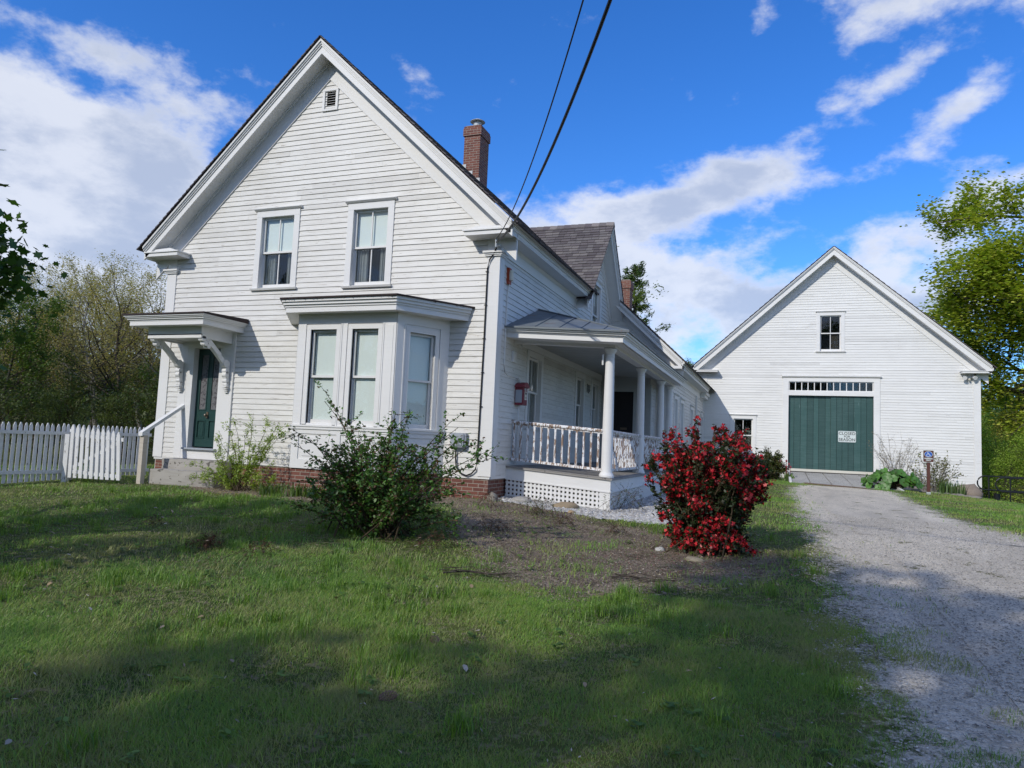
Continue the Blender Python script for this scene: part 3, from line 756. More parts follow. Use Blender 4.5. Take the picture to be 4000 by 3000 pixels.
# pilasters / panels / sill band / frieze
for fr, L, ws in ((frB, BR-BL, [(a-BL, b-BL) for a, b, _, _ in bwins]), (fr45, LB, [(.265, .79)]), (frL, LB, [(.30, .82)])):
    bw.frame(fr)
    bw.box(-.005, L+.005, -.035, -.001, .69, .755); bw.box(0, L, -.05, -.001, .735, .765)       # sill band
    bw.box(0, L, -.018, -.001, 2.56, 2.77); bw.box(0, L, -.03, -.018, 2.72, 2.77)                # frieze
    bw.box(0, L, -.016, -.001, 0, .16); bw.box(0, L, -.016, -.001, .61, .69)                     # rails under
    cuts = [0]+[v for a, b in ws for v in (a-.12, b+.12)]+[L]
    for i in range(0, len(cuts), 2):
        a, b = cuts[i], cuts[i+1]
        if b-a < .02: continue
        bw.box(a, b, -.02, -.001, .765, 2.56); bw.box(a, b, -.016, -.001, .16, .61)
        if b-a > .18: bw.box(a+.05, b-.05, -.026, -.02, .80, 2.52)
    for a, b in ws:
        for e in (a-.12, b+.095): bw.box(e, e+.025, -.030, -.001, .765, 2.56)
        bw.box(a-.04, b+.04, -.010, -.001, .22, .55)
bay = bw.build('bay_window', 'trim_paint', house)
for a, b, c, d in bwins: window(bay, frB, a-BL, b-BL, c, d, .085, cap=False, sill=False, cols=1, blind=1.0, proud=.022, sashw=.04, name='bay_sash')
window(bay, fr45, *sw[0], .085, cap=False, sill=False, cols=1, blind=1.0, proud=.022, sashw=.04, name='bay_sash')
window(bay, frL, .30, .82, .80, 2.46, .085, cap=False, sill=False, cols=1, blind=1.0, proud=.022, sashw=.04, name='bay_sash')
# flatten nesting: sub-parts of the bay may not have children of their own
def flatten(root):
    for part in list(root.children):
        for ch in list(part.children):
            for g2 in list(ch.children): g2.parent = part
for ch in list(bay.children):
    for g2 in list(ch.children): g2.parent = bay
k = MB(); o = .30
bp = [(-4.335, 0), (-3.54, -1.2), (-1.33, -1.2), (-.535, 0)]
cornice(k, bp, [(.012, 2.73, 2.82), (.03, 2.82, 2.86), (.06, 2.86, 2.91), (.09, 2.91, 2.955)])
k.prism_z(bp, 2.735, 2.76); k.build('bay_cornice', 'trim_paint', bay)
k = MB(); bq = [(-4.46, 0), (-3.61, -1.32), (-1.26, -1.32), (-.41, 0)]
k.hexa([(x, y, 2.956) for x, y in bq], [(bq[0][0], 0, 2.985), (bq[1][0], bq[1][1], 2.982), (bq[2][0], bq[2][1], 2.982), (bq[3][0], 0, 2.985)])
k.hexa([(x*.995-.012, y*.995, 2.972) for x, y in bq], [(-4.2, 0, 3.03), (-3.4, -.3, 3.02), (-1.5, -.3, 3.02), (-.7, 0, 3.03)])
rr = random.Random(5)
for i in range(44):
    t = rr.random(); a, b = (bq[1], bq[2]) if i < 32 else (bq[2], bq[3]); x = a[0]+(b[0]-a[0])*t; y = a[1]+(b[1]-a[1])*t; wd = rr.uniform(.01, .05)
    ddx, ddy = (b[0]-a[0], b[1]-a[1]); l = math.hypot(ddx, ddy); ddx /= l; ddy /= l; nx, ny = ddy, -ddx; h = rr.uniform(.008, .03)
    k.hexa([(x+nx*.004, y+ny*.004, 2.965), (x+ddx*wd+nx*.004, y+ddy*wd+ny*.004, 2.965), (x+ddx*wd*.6+nx*.004, y+ddy*wd*.6+ny*.004, 2.965-h)], [(x-nx*.01, y-ny*.01, 2.965), (x+ddx*wd-nx*.01, y+ddy*wd-ny*.01, 2.965), (x+ddx*wd*.6-nx*.01, y+ddy*wd*.6-ny*.01, 2.965-h)])
k.build('bay_roof', 'membrane', bay)
k = MB(); k.frame((BL, -BD, 0, 0)).box(0.02, BR-BL-.02, .02, .25, -.75, -.005); k.frame(fr45).box(.02, LB, .02, .25, -.75, -.005); k.frame(frL).box(0, LB, .02, .25, -.75, -.005); k.build('bay_foundation', 'brick', bay)

# --- wall gable on the side: roof, rakes
CY, CZ, CS = 7.15, 6.66, 1.127
FW = (0, 0, 0, math.pi/2)
k = MB(FS)
for ye in (9.35, 4.95):
    rake(k, CY, CZ, CS, ye, .04, .30, -.35, -.32); rake(k, CY, CZ, CS, ye, .24, .27, -.32, 0); rake(k, CY, CZ, CS, ye, .03, .10, -.40, -.35); rake(k, CY, CZ, CS, ye, .10, .16, -.375, -.351)
    rake(k, CY, CZ, CS, 5.3 if ye < CY else 9.0, .27, .55, -.03, .01)
k.build('wall_gable_trim', 'trim_paint', house)
def yl(s, z): return CY+s*(CZ-z)/CS
k = MB()
xr_ = XC+(ZA-CZ)/SL
slab(k, [(.42, CY, CZ), (.42, 4.93, CZ-CS*(CY-4.93)), (-.05, 4.93, CZ-CS*(CY-4.93)), (xr_, CY, CZ)])
slab(k, [(xr_, CY, CZ), (-.05, 9.37, CZ-CS*(9.37-CY)), (.42, 9.37, CZ-CS*(9.37-CY)), (.42, CY, CZ)])
gr = k.build('wall_gable_roof', 'membrane', house)
k = MB(); c_ = 1/math.hypot(1, CS); L_ = (CY-4.93)/c_
def clip_l(b):
    z = CZ-CS*(CY-4.93)+b*c_*CS; xl = XC+(ZA-z)/SL
    return (0, .44-min(xl, .3))
shingles(k, (.44, 4.91, CZ-CS*(CY-4.91)), (-1, 0, 0), (0, c_, CS*c_), 2.6, L_+.01, clip_l, w=.21, e=.125, seed=8, cols=[(.155, .14, .145), (.19, .175, .175), (.13, .115, .12), (.23, .21, .205), (.17, .15, .155)])
shingles(k, (-2, 9.39, CZ-CS*(9.39-CY)), (1, 0, 0), (0, -c_, CS*c_), 2.42, L_+.01, None, seed=9)
for i in range(12):
    x = .43-i*.2; k.tint = random.choice([(.2, .18, .18), (.3, .27, .26), (.16, .14, .15)])
    for s in (1, -1): k.hexa([(x, CY, CZ+.03), (x-.21, CY, CZ+.04), (x-.21, CY+s*.1, CZ+.04-.1*CS), (x, CY+s*.1, CZ+.03-.1*CS)], [(x, CY, CZ+.045), (x-.21, CY, CZ+.055), (x-.21, CY+s*.1, CZ+.055-.1*CS), (x, CY+s*.1, CZ+.045-.1*CS)])
k.build('wall_gable_shingles', 'shingle', gr, tint=True)

# --- chimneys
def chimney(root, x0, x1, y0, y1, zb, zt, cap=True, name='chimney'):
    k = MB(); k.box(x0, x1, y0, y1, zb, zt-.27); k.box(x0-.03, x1+.03, y0-.03, y1+.03, zt-.27, zt-.06); k.box(x0-.015, x1+.015, y0-.015, y1+.015, zt-.06, zt)
    c = k.build(name, 'brick', root)
    k = MB(); k.box(x0+.02, x1-.02, y0+.02, y1-.02, zt, zt+.03); k.build('mortar_cap', 'stone', c)
    if cap:
        k = MB(); cx, cy = (x0+x1)/2, (y0+y1)/2
        k.lathe([(.13, zt+.02), (.13, zt+.08), (.11, zt+.09), (.11, zt+.20), (.12, zt+.21)], cx, cy); k.lathe([(.0, zt+.31), (.1, zt+.30), (.20, zt+.245), (.205, zt+.235), (.0, zt+.24)][::-1], cx, cy)
        for i in range(4):
            t = i*math.pi/2+.4; k.box(cx+.1*math.cos(t)-.01, cx+.1*math.cos(t)+.01, cy+.1*math.sin(t)-.01, cy+.1*math.sin(t)+.01, zt+.2, zt+.26)
        k.build('flue_cap', 'galvanised', c, smooth=True)
    return c
c1 = chimney(house, -3.40, -2.93, 5.5, 6.1, 6.2, 9.1)
for i, (xx, zz) in enumerate(((-3.44, 8.10), (-3.24, 7.90), (-3.02, 7.69))): k = MB(); k.box(xx, xx+.13, 5.485, 5.498, zz-.2, zz-.06); k.build('flashing', 'galvanised', c1)

# ================================================================== PORCH (sagged outwards a little: shear)
SH = -.065
def PB(): q = MB(); q.shear = SH; return q
FY, FX, FZ = .77, 1.95, .185
PE = 8.95
k = PB()
n = int((FX-.0)/.085)
k.box(.0, FX+.03, FY-.03, PE, FZ-.035, FZ-.006)
for i in range(n+1):
    x = .001+i*.085; k.box(x, min(x+.082, FX+.03), FY-.035, PE, FZ-.006, FZ+random.uniform(0, .002))
pf = k.build('porch_floor', 'grey_wood', house)
k = PB(); k.box(.0, FX, FY, FY+.03, FZ-.23, FZ-.035); k.box(FX-.03, FX, FY+.03, PE, FZ-.23, FZ-.035); k.box(0.0, FX+.012, FY-.012, FY, FZ-.25, FZ-.225); k.box(FX, FX+.012, FY, PE, FZ-.25, FZ-.225)
k.build('porch_skirt', 'trim_paint', house)
k = PB(); k.box(FX-.19, FX-.002, FY+.004, FY+.03, -.62, FZ-.23); k.box(FX-.03, FX-.002, FY+.03, FY+.16, -.62, FZ-.23); k.build('corner_post', 'trim_paint', house)
for ya_ in (3.55, 6.3): k = PB(); k.box(FX-.03, FX-.002, ya_, ya_+.12, -.62, FZ-.23); k.build('skirt_post', 'trim_paint', house)
# lattice
k = PB()
x = .015
while x < FX-.2: k.box(x, x+.042, FY+.006, FY+.012, -.55+random.uniform(-.02, .01), FZ-.23); x += .0765
z = -.52
while z < FZ-.25: k.box(.0, FX-.19, FY+.013, FY+.019, z, z+.042); z += .0765
k.build('lattice', 'trim_paint', house)
k = PB(); y = FY+.17
while y < 6.3:
    if not 3.5 < y < 3.68: k.box(FX-.012, FX-.006, y, y+.042, -.56, FZ-.23)
    y += .0765
z = -.52
while z < FZ-.25: k.box(FX-.02, FX-.013, FY+.16, 6.3, z, z+.042); z += .0765
k.build('lattice', 'trim_paint', house)
# columns
COLX = 1.825
for cy in (.99, 4.12, 7.0, 8.5):
    k = PB(); zb = FZ+.005+.065*0
    prof = [(.135, zb), (.135, zb+.03), (.125, zb+.04), (.118, zb+.065), (.105, zb+.075), (.102, zb+.09)]
    for i in range(13):
        t = i/12; prof.append((.1-.022*t**1.7, zb+.1+t*2.03))
    prof += [(.085, zb+2.135), (.085, zb+2.15), (.079, zb+2.155), (.079, zb+2.2), (.09, zb+2.215), (.115, zb+2.25), (.117, zb+2.285)]
    k.lathe(prof, COLX, cy, 28); k.build('porch_column', 'trim_paint', house, smooth=True)
# railings
def railing(p, q, n):
    p = Vector((p[0], p[1], 0)); q = Vector((q[0], q[1], 0)); d = (q-p); L = d.length; a = math.atan2(d.y, d.x)
    k = PB(); k.frame((p.x, p.y, 0, a)); zb = FZ
    k.prism_x([(-.045, zb+.79), (.045, zb+.79), (.05, zb+.815), (.03, zb+.84), (-.03, zb+.84), (-.05, zb+.815)], 0, L); k.box(0, L, -.02, .02, zb+.76, zb+.79)
    k.prism_x([(-.035, zb+.10), (.035, zb+.10), (.03, zb+.145), (-.03, zb+.145)], 0, L)
    rl = k.build('railing', 'peeling_paint', house)
    for i in range(n):
        x = L*(i+.45)/n; b = PB(); b.frame((p.x, p.y, 0, a)); s_ = .018
        b.box(x-s_, x+s_, -s_, s_, zb+.145, zb+.30); 
        b.lathe([(.016, zb+.30), (.022, zb+.33), (.020, zb+.5), (.023, zb+.68), (.016, zb+.70)], x, 0, 8); b.box(x-s_, x+s_, -s_, s_, zb+.70, zb+.76); b.box(x-s_*.9, x+s_*.9, -s_*.9, s_*.9, zb+.30, zb+.70)
        b.build('baluster', 'peeling_paint', rl)
railing((.0, .97), (1.74, .97), 13); railing((1.83, 1.09), (1.83, 4.02), 20); railing((1.83, 4.22), (1.83, 6.9), 18)
# entablature, roof
RS = -.055
def RB(): q = MB(); q.shear = RS; return q
k = RB(); zb = 2.47
k.box(.0, 1.93, .90, 1.07, zb, zb+.19); k.box(1.74, 1.93, 1.07, 8.9, zb, zb+.19)
k.box(0, 1.95, .885, .90, zb+.10, zb+.135); k.box(1.93, 1.945, .885, 8.9, zb+.10, zb+.135)
pp = [(.02, .50), (2.22, .50), (2.22, 8.85)]
def L3(k, o, a, b): k.box(.0, 2.10+o, .52-o, .90, a, b); k.box(1.93, 2.10+o, .90, 8.85, a, b)
L3(k, .0, 2.52, 2.55)                                         # soffit
cornice(k, [(.0, .5), (2.14, .5), (2.14, 8.85)], [(.012, 2.515, 2.60), (.03, 2.60, 2.625), (.065, 2.625, 2.655), (.1, 2.655, 2.685)])
k.build('porch_cornice', 'trim_paint', house)
k = RB(); k.box(.0, 1.74, 1.07, 8.9, 2.60, 2.63)
for i in range(20): k.box(.0, 1.74, 1.07+i*.4, 1.076+i*.4, 2.596, 2.6)
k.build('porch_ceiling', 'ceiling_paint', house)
k = RB(); e0, e1, ez, tz = .38, 2.27, 2.69, 3.36
hy = 2.28
k.hexa([(.0, e0, ez), (e1, e0, ez), (0, hy, ez)], [(.0, e0, ez+.012), (e1, e0, ez+.012), (0, hy, tz)])
k.hexa([(e1, e0, ez), (e1, 8.9, ez), (0, 8.9, ez), (0, hy, ez)], [(e1, e0, ez+.012), (e1, 8.9, ez+.012), (0, 8.9, tz), (0, hy, tz)])
k.box(-.0, e1+.01, e0-.012, e0, ez-.012, ez+.02)
for t in (.25, .45, .62, .8):                                  # raised seams on the front face
    x = e1*t; k.hexa([(x-.01, e0, ez+.012), (x+.01, e0, ez+.012), (x+.01-x*.0, e0+(hy-e0)*(1-t), ez+.012+(tz-ez)*(1-t)), (x-.01, e0+(hy-e0)*(1-t), ez+.012+(tz-ez)*(1-t))],
                     [(x-.01, e0, ez+.026), (x+.01, e0, ez+.026), (x+.01, e0+(hy-e0)*(1-t), ez+.028+(tz-ez)*(1-t)), (x-.01, e0+(hy-e0)*(1-t), ez+.028+(tz-ez)*(1-t))])
k.hexa([(e1, e0, ez+.012), (e1-.03, e0, ez+.012), (0, hy-.03, tz), (0, hy, tz)], [(e1, e0+.01, ez+.035), (e1-.03, e0+.01, ez+.035), (0, hy-.03, tz+.025), (0, hy+.02, tz+.025)])
k.build('porch_roof', 'grey_metal', house)
# board that caps the windows inside the porch
k = MB(FS); k.box(1.3, 8.0, -.03, .0, 2.46, 2.6); k.build('frieze_board', 'trim_paint', house)
# entrance block in the porch
k = MB(); k.box(0, 1.38, 8.0, 8.04, 2.15, 2.62); k.box(.93, 1.38, 8.0, 8.04, .1, 2.15); k.box(0, .08, 8.0, 8.04, .1, 2.15); k.box(1.26, 1.40, 7.975, 8.0, .1, 2.35); k.box(.93, 1.05, 7.98, 8.0, .1, 2.2)
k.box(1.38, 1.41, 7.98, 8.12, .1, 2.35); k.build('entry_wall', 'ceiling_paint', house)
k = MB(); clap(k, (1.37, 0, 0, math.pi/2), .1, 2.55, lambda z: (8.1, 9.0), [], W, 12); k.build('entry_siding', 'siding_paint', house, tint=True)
k = MB(); k.box(.08, .93, 8.02, 8.06, .12, 2.15)
for a, b in ((.14, .46), (.54, .87)):
    for c, d in ((.3, .95), (1.2, 2.05)): k.box(a, b, 8.01, 8.02, c, d)
ed = k.build('entry_door', 'dark_door', house); k = MB(); k.box(.58, .76, 8.0, 8.01, 1.10, 1.16); k.build('mail_slot', 'brass', ed)

# ================================================================== REAR WING (joined to the house and the barn)
wing = tag(empty('rear_wing', (0, 0, 0)), 'low white clapboard wing joining the farmhouse to the barn', 'building')
WX, WY0, WY1, WY2 = 1.8, 9.0, 17.3, 18.38
FW_ = (WX, 0, 0, math.pi/2); WZ, WC, WSL = 6.5, -1.4, .95
WW = [(9.72, 10.28, .60, 2.10), (11.10, 11.72, .58, 2.07), (13.80, 14.42, .55, 2.03), (16.05, 16.6, .55, 1.98)]
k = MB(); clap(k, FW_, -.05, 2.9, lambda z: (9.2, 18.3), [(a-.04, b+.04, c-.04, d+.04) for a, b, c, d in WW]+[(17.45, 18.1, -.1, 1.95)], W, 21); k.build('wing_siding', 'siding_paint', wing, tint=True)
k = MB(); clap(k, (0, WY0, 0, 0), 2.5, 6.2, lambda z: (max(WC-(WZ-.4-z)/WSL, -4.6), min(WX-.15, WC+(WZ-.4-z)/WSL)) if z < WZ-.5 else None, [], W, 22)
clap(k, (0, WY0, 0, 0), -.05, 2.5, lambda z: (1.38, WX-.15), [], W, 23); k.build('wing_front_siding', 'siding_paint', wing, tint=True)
k = MB(); k.box(WX-.18, WX+.025, WY0-.025, WY0+.02, -.1, 2.8); k.box(WX, WX+.025, WY0+.02, WY0+.18, -.1, 2.62); k.build('corner_board', 'trim_paint', wing)
k = MB(); k.box(WX, WX+.03, 18.2, 18.38, -.1, 2.7); k.build('corner_board', 'trim_paint', wing)
k = MB(FW_); k.box(9.18, 18.2, -.03, .0, 2.62, 2.9); k.prism_x([(-.03, 2.8), (-.06, 2.84), (-.08, 2.9), (-.03, 2.9)], 9.18, 18.2); k.build('frieze_board', 'trim_paint', wing)
k = MB(); k.box(-4.6, -4.55, WY0+.02, WY2, -.5, 3.2); k.box(-4.6, WX-.02, WY0+.3, WY0+.33, -.5, 3.0); k.build('rear_walls', 'plain_paint', wing)
k = MB(FW_); k.box(9.0, 18.38, .03, .3, -.8, -.05); k.build('brick_foundation', 'brick', wing)
k = MB(); k.box(-4.5, WX-.05, WY0+.4, WY2, 2.75, 2.8); k.box(-4.5, WX-.05, WY0+.4, WY2, -.06, -.03); k.box(WX-.8, WX-.75, WY0+.4, WY2, -.03, 2.75); k.build('floors_dark_backing', 'interior_dark', wing)  # last box is an added dark sheet that keeps the wing windows black
k = MB(); k.box(WX, WX+.34, WY0-.35, WY1-.5, 2.87, 2.90); k.box(WX+.31, WX+.34, WY0-.35, WY1-.5, 2.9, 2.97)
k.box(WX+.34, WX+.37, WY0-.4, WY1-.5, 2.95, 3.0); k.box(WX+.34, WX+.41, WY0-.4, WY1-.5, 3.0, 3.09)
k.box(1.75, WX+.34, WY0-.36, WY0, 2.872, 2.95); k.build('eave_trim', 'trim_paint', wing)
k = MB(); k.box(WX, WX+.2, WY1-.5, WY2, 2.68, 2.78); k.box(WX, WX+.26, WY1-.5, WY2, 2.78, 2.9); k.build('link_cornice', 'trim_paint', wing)
k = MB()
for xe in (WX+.34, -5.0):
    rake(k, WC, WZ, WSL, xe, .04, .29, WY0-.35, WY0-.32); rake(k, WC, WZ, WSL, xe, .24, .27, WY0-.32, WY0); rake(k, WC, WZ, WSL, xe, .03, .11, WY0-.42, WY0-.35); rake(k, WC, WZ, WSL, xe, .11, .16, WY0-.385, WY0-.351)
    rake(k, WC, WZ, WSL, WX+.33 if xe > 0 else -4.9, .27, .5, WY0-.03, WY0)
    k.box(WX-.2, WX+.31, WY0-.02, WY0-.001, 2.88, 3.12)
k.build('rake_trim', 'trim_paint', wing)
k = MB(); wz = lambda x: WZ-WSL*abs(x-WC)
slab(k, [(WC, WY0-.44, WZ), (WX+.43, WY0-.44, wz(WX+.43)), (WX+.43, WY2, wz(WX+.43)), (WC, WY2, WZ)]); slab(k, [(-5.05, WY0-.44, wz(-5.05)), (WC, WY0-.44, WZ), (WC, WY2, WZ), (-5.05, WY2, wz(-5.05))])
wr = k.build('roof', 'membrane', wing)
k = MB(); cc = 1/math.hypot(1, WSL); shingles(k, (WX+.46, WY0-.46, wz(WX+.46)), (0, 1, 0), (-cc, 0, WSL*cc), WY2-WY0+.44, (WX+.46-WC)/cc, seed=31, w=.24, e=.15); k.build('roof_shingles', 'shingle', wr, tint=True)
for a, b, c, d in WW: window(wing, FW_, a, b, c, d, .11, curtain=False, blind=.45, ext=.04)
k = MB(FW_); k.box(17.40, 17.5, -.03, .02, -.1, 2.05); k.box(18.1, 18.2, -.03, .02, -.1, 2.05); k.box(17.4, 18.2, -.032, .02, 1.95, 2.12); k.prism_x([(0, 2.12), (-.07, 2.14), (-.08, 2.18), (0, 2.2)], 17.34, 18.2)
k.box(17.5, 18.1, .06, .09, -.1, 1.95); k.build('side_door', 'trim_paint', wing)
k = MB(); k.tube([(WX+.05, 15.3, 2.62), (WX+.05, 15.3, -.1)], .03, 8); k.build('downpipe', 'trim_paint', wing)
chimney(wing, -.42, .0, 11.7, 12.15, 4.6, 6.17, cap=False)

# ================================================================== BARN
YB, KB = 18.4, .9646
BXF = lambda x: 4.657+(x-4.657)*KB
BZF = lambda z: .59+(z-.59)*KB
barn = tag(empty('barn', (0, 0, 0)), 'large white clapboard barn with a wide green sliding door', 'barn')
FB = (0, YB, 0, 0); bC, bA, bS = 6.604, 8.70, .895; bL, bR_, bTL, bTR = 1.74, 11.47, 1.387, 11.82
LO = (BXF(6.25)-.045, BXF(6.93)+.045, BZF(4.89)-.05, BZF(6.22)+.045); LW = (BXF(2.97)-.04, BXF(3.64)+.04, BZF(.66), BZF(1.98)+.04)
D0, D1 = 5.036, 8.026
def barn_x(z):
    h = (bA-.55-z)/bS
    return (max(bL+.02, bC-h), min(bR_-.18, bC+h)) if h > .06 else None
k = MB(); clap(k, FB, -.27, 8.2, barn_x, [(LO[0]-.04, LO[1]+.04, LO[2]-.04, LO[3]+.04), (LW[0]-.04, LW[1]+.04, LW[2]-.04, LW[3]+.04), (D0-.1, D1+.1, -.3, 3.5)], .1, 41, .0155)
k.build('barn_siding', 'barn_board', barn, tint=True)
k = MB(); k.box(bR_-.2, bR_+.02, YB-.03, YB+.02, -.28, 3.72); k.box(bR_, bR_+.022, YB+.02, YB+.2, -.28, 3.72)
c = k.build('corner_board', 'barn_paint', barn)
k = MB(); k.box(bR_-.25, bR_+.06, YB-.06, YB+.2, 3.70, 3.76); k.build('capital', 'barn_paint', c)
k = MB(); k.box(bL-.02, bL+.2, YB-.03, YB+.02, 2.5, 3.72); c = k.build('corner_board', 'barn_paint', barn); k = MB(); k.box(bL-.06, bL+.25, YB-.06, YB+.2, 3.70, 3.76); k.build('capital', 'barn_paint', c)
k = MB(); k.box(bR_-.04, bR_, YB+.02, YB+14, -.5, 3.9); k.box(bL, bL+.04, YB+.02, YB+14, -.5, 3.9); k.prism_y([(bL, -.5), (bR_, -.5), (bR_, 4.0), (bC, bA-.2), (bL, 4.0)], YB+13.95, YB+14); k.build('side_walls', 'barn_paint', barn)
k = MB(); k.box(bL+.1, bR_-.1, YB+.6, YB+13.9, 3.0, 3.05); k.box(bL+.05, bR_-.05, YB+.05, YB+13.9, -.05, 0); k.prism_y([(bL+.1, 0), (bR_-.1, 0), (bR_-.1, 3.8), (bC, bA-.6), (bL+.1, 3.8)], YB+.9, YB+.95); k.build('floors_dark_backing', 'interior_dark', barn)  # gable-shaped dark sheet added to stand in for the unlit barn interior
k = MB()
for xe in (bTR-.06, bTL+.06):
    y = YB-.38
    rake(k, bC, bA, bS, xe, .03, .33, y, y+.03); rake(k, bC, bA, bS, xe, .27, .30, y+.03, YB); rake(k, bC, bA, bS, xe, .02, .07, y-.07, y); rake(k, bC, bA, bS, xe, .07, .11, y-.045, y-.001)
    xi = bTR-.09 if xe > bC else bTL+.09
    rake(k, bC, bA, bS, xi, .30, .66, YB-.035, YB+.01); rake(k, bC, bA, bS, xi, .30, .36, YB-.06, YB-.035)
k.build('rake_trim', 'barn_paint', barn)
for s in (1, -1):
    k = MB()
    X = lambda d: bC+s*(4.865+d)
    def bx2(a, b, *r): a, b = X(a), X(b); k.box(min(a, b), max(a, b), *r)
    bx2(-.62, .29, YB-.38, YB, 3.81, 3.875); bx2(-.64, .31, YB-.40, YB, 3.875, 3.895); bx2(0, .29, YB, YB+14, 3.81, 3.84); bx2(.26, .29, YB, YB+14, 3.84, 3.93); bx2(.29, .34, YB-.40, YB+14, 3.9, 4.0); bx2(-.3, .28, YB-.02, YB-.001, 3.85, 4.1)
    k.build('eave_trim', 'barn_paint', barn)
k = MB(); bz = lambda x: bA-bS*abs(x-bC)
slab(k, [(bC, YB-.47, bA), (bTR+.02, YB-.47, bz(bTR+.02)), (bTR+.02, YB+14.1, bz(bTR+.02)), (bC, YB+14.1, bA)]); slab(k, [(bTL-.02, YB-.47, bz(bTL-.02)), (bC, YB-.47, bA), (bC, YB+14.1, bA), (bTL-.02, YB+14.1, bz(bTL-.02))])
br = k.build('roof', 'membrane', barn)
k = MB(); cc = 1/math.hypot(1, bS)
shingles(k, (bTR+.04, YB-.48, bz(bTR+.04)), (0, 1, 0), (-cc, 0, bS*cc), 14, (bTR-bC)/cc, seed=33, w=.5, e=.25); shingles(k, (bTL-.04, YB+14, bz(bTL-.04)), (0, -1, 0), (cc, 0, bS*cc), 14.48, (bC-bTL)/cc, seed=34, w=.5, e=.25)
k.build('roof_shingles', 'shingle', br, tint=True)
window(barn, FB, *LO, .13, white='barn_paint', ext=.03); window(barn, FB, *LW, .13, white='barn_paint', ext=.03)
# door surround with transom lights
k = MB(FB); k.box(BXF(4.83), D0, -.04, .02, -.2, 3.62); k.box(D1, BXF(8.37), -.04, .02, -.2, 3.62); k.box(D0, D1, -.042, .02, 3.48, 3.62); k.box(D0, D1, -.03, .25, 2.94, 3.11)
k.box(D0-.01, D0, .02, .3, -.1, 3.5); k.box(D1, D1+.01, .02, .3, -.1, 3.5)
df = k.build('door_frame', 'barn_paint', barn)
k = MB(FB); k.prism_x([(0, 3.62), (-.07, 3.64), (-.11, 3.68), (-.11, 3.70), (0, 3.73)], BXF(4.79), BXF(8.42)); k.build('door_cap', 'barn_paint', df)
k = MB(FB); k.box(D0, D1, 0, .03, 3.11, 3.14); k.box(D0, D1, 0, .03, 3.45, 3.48)
for i in range(14): x = D0+.02+(D1-D0-.04)*i/13; k.box(x-.016, x+.016, .003, .027, 3.14, 3.45)
tr = k.build('transom', 'barn_paint', df); k = MB(FB); k.box(D0, D1, .012, .016, 3.12, 3.47); k.build('transom_glass', 'glass', df)
xm = BXF(6.64)
for i, (a, b, y) in enumerate(((D0+.01, xm+.03, .12), (xm-.02, D1-.01, .075))):
    k = MB(FB); x = a; rnd = random.Random(60+i)
    while x < b-.01:
        wd = min(rnd.uniform(.17, .25), b-x); q_ = rnd.uniform(.72, 1.15); k.tint = (q_, q_, q_); k.box(x+.006, x+wd-.006, y-rnd.uniform(0, .010), y+.03, .10, 2.94); x += wd
    k.tint = (.25, .25, .25); k.box(a, b, y+.012, y+.045, .11, 2.935)
    dd = k.build('sliding_door', 'barn_green', barn, tint=True); k = MB(FB); k.box(a, b, y-.008, y+.03, -.0, .098); k.build('kick_board', 'cream', dd)
    k = MB(FB)
    for (px_, pz, pw) in ((a+.1, 2.25, .35), (a+.25, 1.75, .5), (a+.02, 1.2, .4), (a+.7, 1.3, .3)): k.box(px_, px_+pw, y-.011, y, pz, pz+.012)
    k.build('batten', 'barn_green', dd, tint=True)
# stone footing below the barn wall
k = MB(); rnd = random.Random(3); x = bL
while x < bR_:
    wd = rnd.uniform(.15, .45)
    if 4.9 < x < 8.1 and k.v: k.build('stone_footing', 'rock', barn, tint=True); k = MB()
    if not (4.9 < x < 8.1): 
        g_ = rnd.uniform(.16, .34); k.tint = (g_, g_*.94, g_*.86); k.box(x, x+wd-.015, YB+.03-rnd.uniform(0, .05), YB+.3, -.8, -.275)
    x += wd
k.build('stone_footing', 'rock', barn, tint=True)

# twin flood lamp under the barn's right return
fl = tag(empty('flood_lamp', (BXF(11.36), YB-.06, 3.66)), 'white twin-head security lamp under the barn eave return', 'lamp')
k = MB(); k.tube([(0, -.0, 0), (0, -.05, 0)], .055, 12); k.build('lamp_base', 'trim_paint', fl)
for s in (-1, 1):
    k = MB(); k.tube([(0, -.04, 0), (s*.08, -.07, .03), (s*.12, -.09, .02)], .015, 8); k.tube([(s*.10, -.04, .03), (s*.14, -.10, .01), (s*.17, -.17, -.02)], .045, 12, .075); k.build('lamp_head', 'trim_paint', fl, smooth=True)
k = MB(); k.tube([(0, -.05, -.04), (0, -.10, -.09)], .035, 10); k.build('sensor', 'cream', fl)

